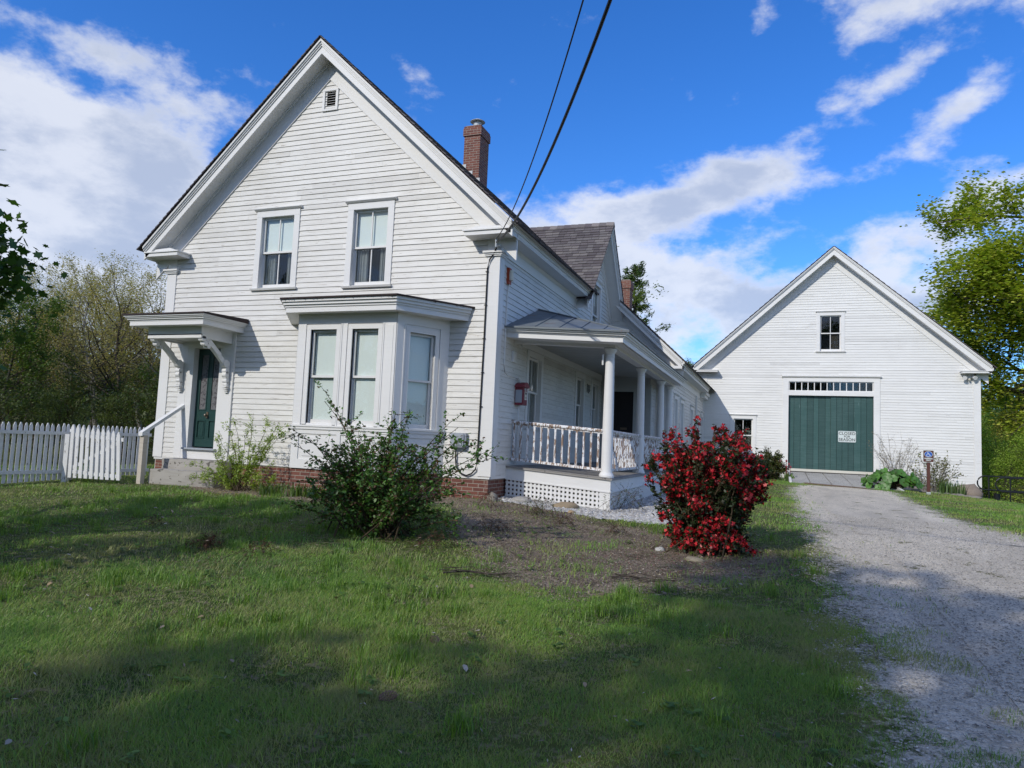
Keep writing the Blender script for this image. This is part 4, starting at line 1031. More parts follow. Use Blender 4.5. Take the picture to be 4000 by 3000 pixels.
def text_mesh(txt, size, name, m, parent, loc, rot=(math.pi/2, 0, 0), thick=.002, bold=.0, spacing=1.0, sx=1.0):
    cu = bpy.data.curves.new(name+'_c', 'FONT'); cu.body = txt; cu.size = size; cu.align_x = 'CENTER'; cu.align_y = 'CENTER'; cu.extrude = thick/2; cu.offset = bold; cu.space_character = spacing
    ob = bpy.data.objects.new(name+'_c', cu); COL.objects.link(ob); dg = bpy.context.evaluated_depsgraph_get(); dg.update()
    me = bpy.data.meshes.new_from_object(ob.evaluated_get(dg)); COL.objects.unlink(ob); bpy.data.objects.remove(ob); bpy.data.curves.remove(cu)
    me.materials.clear(); me.materials.append(M[m]); me.name = name
    o = bpy.data.objects.new(name, me); COL.objects.link(o); o.parent = parent; o.location = loc; o.rotation_euler = rot; o.scale = (sx, 1, 1); return o
def round_plate(k, w, h, r, y0, y1, cx=0, cz=0):
    pts = []
    for qx, qz, a0 in ((1, 1, 0), (-1, 1, 90), (-1, -1, 180), (1, -1, 270)):
        for j in range(6): a = R(a0+j*18); pts.append((cx+qx*(w/2-r)+r*math.cos(a), cz+qz*(h/2-r)+r*math.sin(a)))
    k.prism_y(pts, y0, y1)
sx0, sx1, sz0, sz1 = BXF(6.895), BXF(7.535), BZF(1.205), BZF(1.645)
cs = tag(empty('closed_sign', ((sx0+sx1)/2, YB+.06, (sz0+sz1)/2)), 'white CLOSED FOR SEASON sign screwed to the green barn door', 'sign')
k = MB(); round_plate(k, sx1-sx0, sz1-sz0, .04, -.004, 0); k.build('sign_plate', 'sign_white', cs)
k = MB(); w_, h_ = sx1-sx0-.03, sz1-sz0-.03
for r_ in ((-w_/2+.03, w_/2-.03, h_/2-.006, h_/2), (-w_/2+.03, w_/2-.03, -h_/2, -h_/2+.006), (-w_/2, -w_/2+.006, -h_/2+.03, h_/2-.03), (w_/2-.006, w_/2, -h_/2+.03, h_/2-.03)): k.box(r_[0], r_[1], -.006, -.004, r_[2], r_[3])
k.build('sign_border', 'box_grey', cs)
for t_, z_, s_ in (('CLOSED', .115, .15), ('FOR', .0, .11), ('SEASON', -.118, .15)): text_mesh(t_, s_, 'lettering', 'black_iron', cs, (0, -.006, z_), bold=.0015, spacing=1.05)

# ramp of planks up to the barn door
rp = tag(empty('plank_ramp', (0, 0, 0)), 'wide weathered grey plank ramp rising to the barn door', 'ramp')
A, B_, C_, D_ = (5.03, 18.36, -.03), (8.14, 18.36, -.03), (8.47, 15.0, -.44), (5.06, 15.0, -.33)
def lerp3(p, q, t): return tuple(p[i]+(q[i]-p[i])*t for i in range(3))
k = MB(); n = 5
for j in range(n):
    t0, t1 = j/n+.004, (j+1)/n-.004; m_ = 9
    for i in range(m_):
        s0, s1 = i/m_+.003, (i+1)/m_-.003
        q = [lerp3(lerp3(A, B_, t), lerp3(D_, C_, t), s) for t, s in ((t0, s1), (t1, s1), (t1, s0), (t0, s0))]
        dz = random.uniform(-.004, .004); k.hexa([(x, y, z-.04) for x, y, z in q], [(x, y, z+dz) for x, y, z in q])
k.build('deck_board', 'plank_wood', rp)
for (p, q) in ((B_, C_), (A, D_)):
    k = MB(); k.hexa([(p[0]-.01, p[1], p[2]-.1), (p[0]+.07, p[1], p[2]-.1), (p[0]+.07, p[1], p[2]+.05), (p[0]-.01, p[1], p[2]+.05)], [(q[0]-.01, q[1]-.1, q[2]-.1), (q[0]+.07, q[1]-.1, q[2]-.1), (q[0]+.07, q[1]-.1, q[2]+.05), (q[0]-.01, q[1]-.1, q[2]+.05)]); k.build('edge_rail', 'trim_paint', rp)
tb = MB(); tb.hexa([(5.52, 14.80, -.52), (5.52, 14.98, -.52), (5.52, 14.98, -.30), (5.52, 14.80, -.31)], [(7.42, 14.72, -.55), (7.42, 14.9, -.55), (7.42, 14.9, -.37), (7.42, 14.72, -.37)])
tag(tb.build('timber_sleeper', 'old_timber'), 'rotting brown timber lying along the foot of the plank ramp', 'timber')

# parking sign
ps = tag(empty('parking_sign', (9.07, 14.0, Tz(9.07, 14)), R(-4)), 'brown wheelchair PARKING ONLY sign on a brown post by the drive', 'sign')
zt = .94-Tz(9.07, 14); zb_ = .565-Tz(9.07, 14)
k = MB(); k.box(-.045, .045, 0, .09, .08, zt-.04); k.build('sign_post', 'post_brown', ps)
k = MB(); k.box(-.055, .055, -.01, .10, -.1, .085); k.build('post_sleeve', 'galvanised', ps)
zc = (zt+zb_)/2; sh_ = zt-zb_; sw_ = .30
k = MB(); round_plate(k, sw_, sh_, .025, -.012, -.001, 0, zc); k.build('sign_rim', 'sign_white', ps)
k = MB(); round_plate(k, sw_-.02, sh_-.02, .02, -.014, -.012, 0, zc); k.build('sign_plate', 'sign_brown', ps)
def disc(k, cx, cz, rx, rz, y0, y1, n=32): k.prism_y([(cx+rx*math.cos(2*math.pi*i/n), cz+rz*math.sin(2*math.pi*i/n)) for i in range(n)], y0, y1)
k = MB(); disc(k, 0, zc+.06, .112, .094, -.016, -.014); k.build('emblem_ring', 'sign_white', ps)
k = MB(); disc(k, 0, zc+.06, .103, .085, -.018, -.016); k.build('emblem_disc', 'sign_blue', ps)
k = MB(); ex, ez = 0, zc+.06
def stroke(pts, r): 
    for a, b in zip(pts[:-1], pts[1:]):
        a = Vector(a); b = Vector(b); d = (b-a).normalized(); n_ = Vector((-d.y, d.x))*r
        k.prism_y([((a-n_)[0]+ex, (a-n_)[1]+ez), ((b-n_)[0]+ex, (b-n_)[1]+ez), ((b+n_)[0]+ex, (b+n_)[1]+ez), ((a+n_)[0]+ex, (a+n_)[1]+ez)], -.0205, -.018)
disc(k, ex-.018, ez+.060, .011, .011, -.0205, -.018, 14)
stroke([(-.018, .046), (-.012, .0), (.026, .0), (.046, -.042), (.062, -.036)], .0075); stroke([(-.014, .024), (.022, .022)], .0055)
stroke([(-.022+.0, .012)]+[(-.008+.044*math.cos(R(a)), -.028+.040*math.sin(R(a))) for a in range(118, 345, 14)], .006)
k.build('wheelchair_symbol', 'sign_white', ps)
text_mesh('PARKING', .052, 'lettering', 'sign_white', ps, (0, -.0155, zc-.075), bold=.0025)
text_mesh('ONLY', .052, 'lettering', 'sign_white', ps, (0, -.0155, zc-.127), bold=.0025)

# black pipe hand rails at the right
def pipe_rail(x0, y, L, zt, zb, posts, label):
    o = tag(empty('pipe_railing', (x0, y, 0)), label, 'railing', 'black pipe railings beside the barn')
    r = (zt-zb)/2; pts = [(L, 0, zt)]+[(x, 0, zt) for x in (L*.6, r)]+[(r-r*math.sin(R(a)), 0, zt-r+r*math.cos(R(a))) for a in range(15, 180, 15)]+[(r, 0, zb), (L*.6, 0, zb), (L, 0, zb)]
    k = MB(); k.tube(pts, .024, 10); k.build('rail', 'black_iron', o, smooth=True)
    for px_ in posts:
        k = MB(); k.tube([(px_, .0, zt), (px_, 0, Tz(x0+px_, y)-.1)], .022, 10); k.lathe([(.05, Tz(x0+px_, y)-.02), (.05, Tz(x0+px_, y)+.015)], px_, 0, 12); k.build('post', 'black_iron', o, smooth=True)
pipe_rail(11.18, 17.6, 3.6, .17, -.30, (.34, 1.5, 3.0), 'black pipe railing with looped end, nearest the barn corner')
pipe_rail(11.50, 16.7, 3.4, .15, -.31, (.42, .85, 2.4), 'black pipe railing with looped end, in front of the other one')
gb = MB(); gb.frame((11.62, 17.2, 0, .3)).box(0, .16, 0, .12, -.75, -.40); tag(gb.build('ground_light', 'black_iron'), 'small black box light standing in the grass behind the railings', 'light')

# ================================================================== granite steps, hand rail, fence, gate
st = tag(empty('stone_steps', (0, 0, 0)), 'two lichen-stained granite steps below the green front door', 'steps')
def rough_block(x0, x1, y0, y1, z0, z1, seed, name, parent, m='stone'):
    rnd = random.Random(seed); k = MB(); nx, ny, nz = 9, 4, 3; V = {}
    def pt(i, j, l):
        x = x0+(x1-x0)*i/nx; y = y0+(y1-y0)*j/ny; z = z0+(z1-z0)*l/nz; rnd2 = random.Random(seed*997+i*31+j*7+l)
        e = .006; e2 = .012 if (i in (0, nx))+(j in (0, ny))+(l in (0, nz)) > 1 else 0
        return (x+rnd2.uniform(-e, e)+(e2 if i == 0 else -e2 if i == nx else 0), y+rnd2.uniform(-e, e)+(e2 if j == 0 else -e2 if j == ny else 0), z+rnd2.uniform(-.003, .003)-(e2*.5 if l == nz else 0))
    for i in range(nx):
        for l in range(nz):
            for j in (0, ny): k.poly([pt(i, j, l), pt(i+1, j, l), pt(i+1, j, l+1), pt(i, j, l+1)])
        for j in range(ny):
            for l in (0, nz): k.poly([pt(i, j, l), pt(i+1, j, l), pt(i+1, j+1, l), pt(i, j+1, l)])
    for j in range(ny):
        for l in range(nz):
            for i in (0, nx): k.poly([pt(i, j, l), pt(i, j+1, l), pt(i, j+1, l+1), pt(i, j, l+1)])
    return k.build(name, m, parent)
rough_block(-7.03, -5.5, -.36, -.04, -.45, -.005, 3, 'step', st); rough_block(-7.0, -5.35, -.68, -.365, -.62, -.205, 4, 'step', st)
hr = tag(empty('handrail', (-7.08, -.78, 0)), 'white wooden handrail sloping from a square post to the front door', 'handrail')
k = MB(); k.box(-.05, .05, -.05, .05, Tz(-7.08, -.78)-.15, .44); k.build('post', 'wood_post', hr)
k = MB(); k.hexa([(-.05, -.09, .43), (.05, -.09, .43), (.05, -.09, .50), (-.05, -.09, .50)], [(.13, .76, 1.05), (.23, .76, 1.05), (.23, .76, 1.12), (.13, .76, 1.12)]); k.build('rail', 'trim_paint', hr)

pf_ = tag(empty('picket_fence', (0, 0, 0)), 'weathered white picket fence running back beside the house', 'fence')
fa, fb_ = Vector((-9.78, -5.9, 0)), Vector((-8.38, .62, 0)); fd = (fb_-fa); FL = fd.length; fang = math.atan2(fd.y, fd.x); fu = fd.normalized()
def picket(k, x, wd, z0, z1, y, lean=0.0):
    k.hexa([(x-wd/2, y, z0), (x+wd/2, y, z0), (x+wd/2+lean, y, z1-.07), (x+.008+lean, y, z1), (x-.008+lean, y, z1), (x-wd/2+lean, y, z1-.07)], [(x-wd/2, y+.02, z0), (x+wd/2, y+.02, z0), (x+wd/2+lean, y+.02, z1-.07), (x+.008+lean, y+.02, z1), (x-.008+lean, y+.02, z1), (x-wd/2+lean, y+.02, z1-.07)])
ffr = (fa.x, fa.y, 0, fang)
rnd = random.Random(12); x = .04
while x < FL:
    gx, gy = fa.x+fu.x*x, fa.y+fu.y*x; g_ = Tz(gx, gy); k = MB(ffr); picket(k, x, .058, g_+.03, .60+rnd.uniform(-.012, .01), .045, rnd.uniform(-.008, .008)); k.build('picket', 'fence_paint', pf_); x += .098
k = MB(ffr); zr = lambda x_: .0
for z_ in (.40, -.37):
    m_ = 6
    for i in range(m_):
        a, b = FL*i/m_, FL*(i+1)/m_; sg = lambda q: .03*math.sin(math.pi*q/FL)
        k.hexa([(a, 0, z_-sg(a)), (a, .044, z_-sg(a)), (a, .044, z_+.065-sg(a)), (a, 0, z_+.065-sg(a))], [(b, 0, z_-sg(b)), (b, .044, z_-sg(b)), (b, .044, z_+.065-sg(b)), (b, 0, z_+.065-sg(b))])
    k.build('rail', 'fence_paint', pf_); k = MB(ffr)
for x_ in (.9, 3.2, 5.0): k = MB(ffr); k.box(x_, x_+.1, .066, .166, -.7, .5); k.build('post', 'fence_paint', pf_)
gt = tag(empty('picket_gate', (-8.43, -1.27, 0), math.atan2(.20, 1.10)), 'open white picket gate with diagonal brace, sagging on its post', 'gate')
gl = 1.14; rnd = random.Random(4)
for i in range(10):
    x_ = .03+i*(gl-.06)/9; k = MB(); picket(k, x_, .072, -.45, .60-.012*i+rnd.uniform(-.008, .006), 0, -.02-.006*i); k.build('picket', 'fence_paint', gt)
for z_ in (.36, -.36): k = MB(); k.hexa([(0, .021, z_), (0, .05, z_), (0, .05, z_+.07), (0, .021, z_+.07)], [(gl, .021, z_-.06), (gl, .05, z_-.06), (gl, .05, z_+.01), (gl, .021, z_+.01)]); k.build('rail', 'fence_paint', gt)
k = MB(); k.hexa([(.04, .021, -.30), (.04, .045, -.30), (.04, .045, -.23), (.04, .021, -.23)], [(gl-.05, .021, .27), (gl-.05, .045, .27), (gl-.05, .045, .34), (gl-.05, .021, .34)]); k.build('brace', 'fence_paint', gt)
gp = MB((-8.56, -1.26, 0, .3)); gp.box(-.045, .045, -.0, .09, -.6, .40); tag(gp.build('gate_post', 'fence_paint'), 'square white post that the picket gate hangs from', 'post')

# ================================================================== things fixed to the walls
ub = tag(empty('utility_box', (-.60, -.015, .61)), 'pale grey plastic utility box on the front wall beside the bay', 'box')
k = MB(); round_plate(k, .25, .25, .03, -.11, 0); k.build('box_lid', 'box_grey', ub)
k = MB(); round_plate(k, .20, .20, .03, -.125, -.11); 
for i in range(4): k.prism_y([(-.07+i*.03, -.06), (-.055+i*.03, -.06), (-.01+i*.03+.012, .01), (-.025+i*.03+.012, .01)], -.13, -.125)
k.build('raised_panel', 'box_grey', ub)
k = MB(); k.box(.125, .155, -.08, 0, -.12, .12); k.build('hinge', 'box_grey', ub)
A0 = Vector((.03, -.24, 4.07))
cab = MB(); pts = [A0, (-.02, -.12, 4.0), (-.08, -.06, 3.93), (-.16, -.06, 3.82), (-.2, -.045, 3.66), (-.205, -.045, 2.4), (-.22, -.045, 1.0), (-.23, -.045, .25), (-.25, -.05, .12), (-.32, -.05, .04), (-.42, -.05, .0), (-.54, -.05, .04), (-.62, -.05, .15), (-.64, -.05, .3), (-.64, -.05, .48)]
cab.tube(pts, .014, 7)
for z_ in (3.6, 3.0, 2.4, 1.8, 1.2, .6): cab.box(-.235, -.18, -.05, -.02, z_, z_+.015)
tag(cab.build('service_cable', 'cable_black', smooth=True), 'black cable clipped down the front corner of the house', 'cable')
br_ = MB(); br_.box(.0, .05, -.14, -.02, 4.03, 4.06); br_.tube([(.03, -.26, 4.12), (.03, -.26, 3.98)], .02, 8); br_.tube([(.0, -.2, 4.05), (.08, -.02, 4.0), (.12, .02, 3.9)], .006, 5); tag(br_.build('cable_bracket', 'galvanised'), 'small metal bracket holding the overhead cables to the corner', 'bracket')
def wire(p0, ctrl, r, name, label, n=60):
    k = MB(); a, b = ctrl; pts = []
    for i in range(n+1):
        t = 2.6*i/n; pts.append((p0[0]+3.24*t+b[0]*t, p0[1]-5.68*t+b[1]*t, p0[2]+a[0]*t+a[1]*t*t))
    k.tube(pts, r, 7); return tag(k.build(name, 'cable_black', smooth=True), label, 'cable', 'overhead cables to the house')
wire(A0, ((-1.13, 1.355), (0, 0)), .017, 'overhead_cable', 'thick black overhead cable, the right-hand one of two')
wire(A0+Vector((-.02, 0, .05)), ((-.95, 1.32), (-.20, .06)), .008, 'overhead_cable', 'thin black overhead wire, the left-hand one of two')
up = tag(empty('utility_pole', (8.3, -16.2, 0)), 'tall wooden utility pole behind the photographer', 'pole')
k = MB(); k.tube([(0, 0, -1.5), (0, 0, 11)], .16, 12, .11); k.build('pole', 'wood_post', up); k = MB(); k.box(-1, 1, -.06, .06, 10.3, 10.42); k.build('crossarm', 'wood_post', up)
# siren, red box, conduit on the side wall
sn = tag(empty('alarm_strobe', (.0, .42, 3.62)), 'faded orange alarm strobe high on the corner of the house', 'alarm')
k = MB(); k.box(.0, .06, -.06, .06, -.15, .15); k.build('housing', 'siren_orange', sn); k = MB(); k.lathe([(.045, -.08), (.05, -.05), (.05, .08), (.03, .11)], .075, 0, 14); k.build('lens', 'cream', sn)
cd = MB(); X = .02
cd.tube([(X+.03, .42, 3.47), (X, .42, 3.3), (X, .40, 2.6), (X, .40, 2.02), (X, .46, 1.88), (X, .60, 1.83), (X, 1.0, 1.83), (X+.02, 1.12, 1.83), (X+.05, 1.16, 1.78), (X+.06, 1.16, 1.70)], .014, 8); cd.tube([(X+.05, 1.14, 1.3), (X+.03, 1.14, .2)], .012, 8)
tag(cd.build('conduit', 'trim_paint', smooth=True), 'thin white conduit running down the wall to the red box', 'conduit')
fb = tag(empty('fire_alarm_box', (.02, 1.17, 1.32)), 'faded red gabled fire alarm box on the porch-side wall', 'alarm box')
k = MB(); k.box(.0, .15, -.13, .13, 0, .34); k.box(.15, .158, -.11, .11, .02, .32)
k.build('alarm_body', 'alarm_red', fb)
k = MB(); k.hexa([(-.005, -.16, .34), (-.005, .16, .34), (-.005, .12, .39), (-.005, 0, .43), (-.005, -.12, .39)], [(.19, -.16, .34), (.19, .16, .34), (.19, .12, .39), (.19, 0, .43), (.19, -.12, .39)]); k.hexa([(0, -.17, .33), (0, .17, .33), (0, .17, .345), (0, -.17, .345)], [(.2, -.17, .33), (.2, .17, .33), (.2, .17, .345), (.2, -.17, .345)]); k.build('alarm_roof', 'alarm_red', fb)
k = MB(); k.box(.01, .14, -.136, -.13, .04, .28); k.build('notice_plate', 'box_grey', fb)
k = MB(); k.box(.158, .166, -.04, .07, .10, .26); k.build('front_plate', 'cream', fb)
k = MB(); k.box(.166, .168, -.02, .05, .2, .24); k.box(.166, .168, -.02, .0, .13, .15); k.box(.166, .168, .03, .05, .13, .15); k.build('front_marks', 'black_iron', fb)
text_mesh('FIRE', .06, 'lettering', 'sign_white', fb, (.16, 0, .292), rot=(math.pi/2, 0, math.pi/2), bold=.001)
wb = MB(); wb.box(.016, .05, .80, .96, 2.10, 2.30); wb.box(.05, .058, .86, .90, 2.18, 2.28); tag(wb.build('wall_box', 'trim_paint'), 'small white junction box under the porch roof edge', 'box')
cl = MB(); cl.shear = SH; cl.tube([(1.71, .92, 2.36), (1.71, .92, 2.17)], .018, 8); tag(cl.build('tube_light', 'trim_paint'), 'small white tube light fixed beside the corner porch column', 'light')
hn = MB(); hn.box(.012, .02, 6.42, 6.47, 2.0, 2.22); hn.box(.012, .02, 6.55, 6.60, 1.98, 2.2); hn.box(.012, .02, 6.68, 6.72, 2.02, 2.2); tag(hn.build('house_number', 'black_iron'), 'small dark marks fixed between the two far porch windows', 'plaque')

# ================================================================== PLANTS
def lobed(n, inner=.5, sharp=1.):
    p = []
    for i in range(n*2):
        a = 2*math.pi*i/(2*n); r = 1 if i % 2 == 0 else inner; p.append((r*math.cos(a)*.5, r*math.sin(a)*.5))
    return p
LEAF = {'rhomb': [(-.5, 0), (-.02, -.24), (.5, 0), (-.02, .24)], 'oval': [(-.5, 0), (-.2, -.26), (.25, -.24), (.5, 0), (.25, .24), (-.2, .26)], 'narrow': [(-.5, 0), (-.05, -.12), (.5, 0), (-.05, .12)],
        'maple': [(-.5, 0), (-.28, -.16), (-.30, -.42), (-.02, -.30), (.14, -.50), (.20, -.20), (.52, 0), (.20, .20), (.14, .50), (-.02, .30), (-.30, .42), (-.28, .16)], 'needle': [(-.5, -.03), (.5, -.02), (.5, .02), (-.5, .03)],
        'petal5': [(math.cos(2*math.pi*i/10)*(.5 if i % 2 == 0 else .30), math.sin(2*math.pi*i/10)*(.5 if i % 2 == 0 else .30)) for i in range(10)]}
def leaves(P, size, shape, pal, rng, flat=.5, D=None, jit=.35, fold=.0):
    """leaf faces at P (n,3); flat 0..1 pulls normals upward; D optional direction of the leaf axis"""
    n = len(P); sh = np.array(LEAF[shape]); k = len(sh)
    N = rng.normal(size=(n, 3)); N /= np.linalg.norm(N, axis=1, keepdims=True); N[:, 2] = np.abs(N[:, 2]); N = N*(1-flat)+np.array([0, 0, 1])*flat+1e-6; N /= np.linalg.norm(N, axis=1, keepdims=True)
    A = rng.normal(size=(n, 3)) if D is None else D+rng.normal(size=(n, 3))*.5
    A -= (A*N).sum(1, keepdims=True)*N; A /= np.linalg.norm(A, axis=1, keepdims=True)+1e-9; B = np.cross(N, A)
    s = size*(1+jit*rng.uniform(-1, 1, n))
    V = P[:, None, :]+(A[:, None, :]*sh[None, :, :1]+B[:, None, :]*sh[None, :, 1:])*s[:, None, None]
    if fold: V = V+N[:, None, :]*(np.abs(sh[:, 1])[None, :, None]*fold*s[:, None, None])
    Fc = np.arange(n*k).reshape(n, k); pal = np.array(pal); t = pal[rng.integers(0, len(pal), n)]*(rng.uniform(.75, 1.25, (n, 1)))
    return V.reshape(-1, 3), Fc, t
def merge(parts):
    Vs, Fs, ts, o = [], [], [], 0
    for V, F_, t in parts: Vs.append(V); Fs.append(F_+o); ts.append(t); o += len(V)
    # group by face size
    by = {}
    for F_, t in zip(Fs, ts): by.setdefault(F_.shape[1], []).append((F_, t))
    F2 = [np.concatenate([f for f, _ in v]) for v in by.values()]; t2 = np.concatenate([np.concatenate([t for _, t in v]) for v in by.values()])
    return np.concatenate(Vs), F2, t2
def leaf_obj(name, parts, parent, m='leaf'):
    V, Fs, t = merge(parts); return np_mesh(name, V, Fs, m, parent, t)
class Skel:
    def __init__(s, seed): s.r = random.Random(seed); s.mb = MB(); s.tips = []   # (pos, dir, level)
    def grow(s, p, d, L, r, lv, maxlv, kids, spread=.6, up=.1, crook=.14, taper=.35, sides=(9, 7, 5, 4, 3), ratio=.62, start=.3, kfac=1.0):
        n = max(3, int(5-lv*.5)+1); pts = [Vector(p)]; d = Vector(d).normalized(); dirs = [d]
        for i in range(n):
            d = (d+Vector((s.r.gauss(0, crook), s.r.gauss(0, crook), s.r.gauss(0, crook)+up))).normalized(); pts.append(pts[-1]+d*L/n); dirs.append(d)
        s.mb.tube(pts, r, sides[min(lv, 4)], r*taper, cap=False)
        if lv >= maxlv-1:
            for i in range(1, n+1): s.tips.append((pts[i], dirs[i], lv))
        if lv < maxlv:
            nk = kids[lv]
            for j in range(nk):
                t = start+(1-start)*(j+s.r.random()*.8)/nk; t = min(t, .99); f = t*n; i = int(f); q = pts[i].lerp(pts[i+1], f-i)
                a = s.r.uniform(0, 2*math.pi)+j*2.4; bd = dirs[i]; o1 = bd.orthogonal().normalized(); o2 = bd.cross(o1)
                nd = (bd*(1-spread)+(o1*math.cos(a)+o2*math.sin(a))*spread).normalized()
                s.grow(q, nd, L*ratio*(1.15-.55*t)*s.r.uniform(.8, 1.15), r*(1-(1-taper)*t)*.6, lv+1, maxlv, kids, spread, up, crook, taper, sides, ratio, .25)
def tree(name, seed, H, r0, kids=(9, 6, 5), maxlv=3, spread=.62, up=.06, nleaf=7, lsize=.16, scat=.22, pal=((.05, .09, .015),), shape='rhomb', bark='bark_dark', ratio=.5, start=.35, flat=.4, crook=.12, lean=(0, 0, 1)):
    o = empty(name); sk = Skel(seed); sk.grow((0, 0, -.3), lean, H, r0, 0, maxlv, kids, spread, up, crook, .25, ratio=ratio, start=start)
    sk.mb.build('trunk', bark, o, smooth=True)
    rng = np.random.default_rng(seed); P = np.array([t[0] for t in sk.tips]); D = np.array([t[1] for t in sk.tips])
    P = np.repeat(P, nleaf, 0); D = np.repeat(D, nleaf, 0); P = P+rng.normal(size=P.shape)*scat
    clump = fbm(P[:, 0]*1.0+P[:, 2]*.7, P[:, 1]+P[:, 2]*.4, .9, 2, seed); keep = clump > np.quantile(clump, .22); P = P[keep]; D = D[keep]
    leaf_obj('crown', [leaves(P, lsize, shape, pal, rng, flat, D)], o); return o
def place(proto, used, x, y, rz, sc, label, cat, group, dz=0):
    o = proto if not used else copy_tree(proto); o.location = (x, y, Tz(x, y)+dz); o.rotation_euler = (0, 0, rz); o.scale = (sc,)*3
    tag(o, label, cat, group); return o
def polar(az, d): return CAM[0]+d*math.sin(R(az)), CAM[1]+d*math.cos(R(az))

# --- wood at the left behind the fence
G_OL = ((.42, .37, .12), (.50, .42, .15), (.32, .31, .09), (.44, .33, .13)); G_DK = ((.030, .060, .014), (.045, .075, .018), (.025, .045, .014)); G_MD = ((.09, .16, .022), (.12, .19, .028), (.065, .12, .02)); G_YG = ((.17, .22, .035), (.13, .19, .03), (.21, .24, .06))
protos = {
 'budding': [tree('budding_tree', s_, 8.9, .15, (12, 8, 5), 3, .66, .10, 5, .10, .16, G_OL, 'rhomb', b_, .52, .28) for s_, b_ in ((11, 'bark_dark'), (12, 'bark_pale'), (13, 'bark_dark'))],
 'green': [tree('leafy_tree', s_, 8, .11, (12, 6, 5), 3, .68, .06, 10, .15, .22, G_MD, 'rhomb', 'bark_dark', .5, .12) for s_ in (21, 22)],
 'shrub': [tree('undergrowth_shrub', s_, 2.9, .04, (8, 6, 4), 3, .62, .16, 5, .085, .13, ((.10, .14, .03), (.13, .16, .035), (.08, .10, .03)) if s_ == 31 else ((.06, .11, .02), (.08, .13, .025), (.09, .09, .03)), 'rhomb', 'stem', .62, .03) for s_ in (31, 32)]}
used = set()
ADJ = ['slender', 'forked', 'spreading', 'leaning', 'bare-limbed', 'tall', 'thin', 'broad', 'ragged', 'twiggy', 'open', 'airy', 'crooked', 'pale-trunked', 'dense', 'stout', 'narrow', 'wispy', 'rounded', 'shaggy', 'low', 'bushy', 'sparse', 'arching', 'straight', 'scrubby']
WH = ['nearest the house corner', 'just left of the house corner', 'behind the open gate', 'behind the gate post', 'behind the fence middle', 'left of the fence middle', 'near the left picture edge', 'at the left picture edge']
def whr(az): return WH[int(np.clip((az+41.5)/-2.1, 0, 7))]
def kinds(kind, lst, cat, group, desc):
    for i, (az, d, sc) in enumerate(lst):
        pr = protos[kind]; p_ = pr[i % len(pr)]; x, y = polar(az, d); g_ = T(x, y)
        o = place(p_, p_.name in used, x, y, i*1.7+az, sc, '%s %s %s, %s of its row' % (ADJ[(i*3+len(kind)) % 26], desc, whr(az), ['front', 'middle', 'back'][0 if d < 30 else 1 if d < 38 else 2]), cat, group); used.add(p_.name)
kinds('budding', [(-42.0, 35, .80), (-44.3, 31, .70), (-46.5, 36, .80), (-48.6, 30, .68), (-50.2, 34, .78), (-52.0, 37, .78), (-53.8, 32, .66), (-55.6, 36, .72), (-57.5, 34, .74), (-43.3, 43, .92), (-47.5, 45, .95), (-51.1, 44, .92), (-54.7, 46, .85), (-40.0, 42, .86), (-45.4, 33, .70), (-49.4, 38, .8), (-53.0, 41, .82), (-56.4, 40, .8)], 'tree', 'budding trees in the wood behind the fence', 'budding olive tree')
kinds('green', [(-56.4, 29, .62), (-58.4, 26, .6), (-44.5, 30, .36), (-42.5, 29, .42), (-41, 33, .45)], 'tree', 'green young trees behind the fence', 'fresh green young tree')
kinds('shrub', [(-57.2, 24, .9), (-55.0, 27, .8), (-53.3, 24, .6), (-51.5, 28, .9), (-49.8, 25, .6), (-48.0, 27, .95), (-46.3, 25, .7), (-44.8, 26, 1.0), (-43.2, 24, .95), (-41.8, 26, 1.1), (-54.4, 31, 1.0), (-51.1, 32, .9), (-47.8, 31, 1.0), (-44.8, 31, 1.1), (-42.1, 31, 1.2)], 'shrub', 'undergrowth behind the fence', 'dark undergrowth shrub')
# dark maple whose boughs hang in at the left edge
mx, my = polar(-71.8, 9.9)
lm = tree('maple_tree', 51, 5.3, .2, (13, 7, 6), 3, .72, -.03, 15, .095, .17, ((.055, .12, .02), (.075, .15, .025), (.045, .09, .018)), 'maple', 'bark_dark', .50, .12, .25)
lm.location = (mx, my, Tz(mx, my)); tag(lm, 'dark green maple with boughs hanging in at the left edge', 'tree')
# big maple on the right behind the drive
rm = tree('maple_tree', 61, 13.5, .33, (17, 10, 7), 3, .72, .02, 15, .15, .28, ((.38, .46, .05), (.48, .52, .07), (.28, .38, .04), (.52, .52, .10)), 'maple', 'bark_dark', .46, .26, .6)
rx_, ry_ = polar(20.5, 44); rm.location = (rx_, ry_, Tz(rx_, ry_)); rm.scale = (1.2, 1.2, 1.24); tag(rm, 'tall yellow-green maple rising to the right of the barn', 'tree')
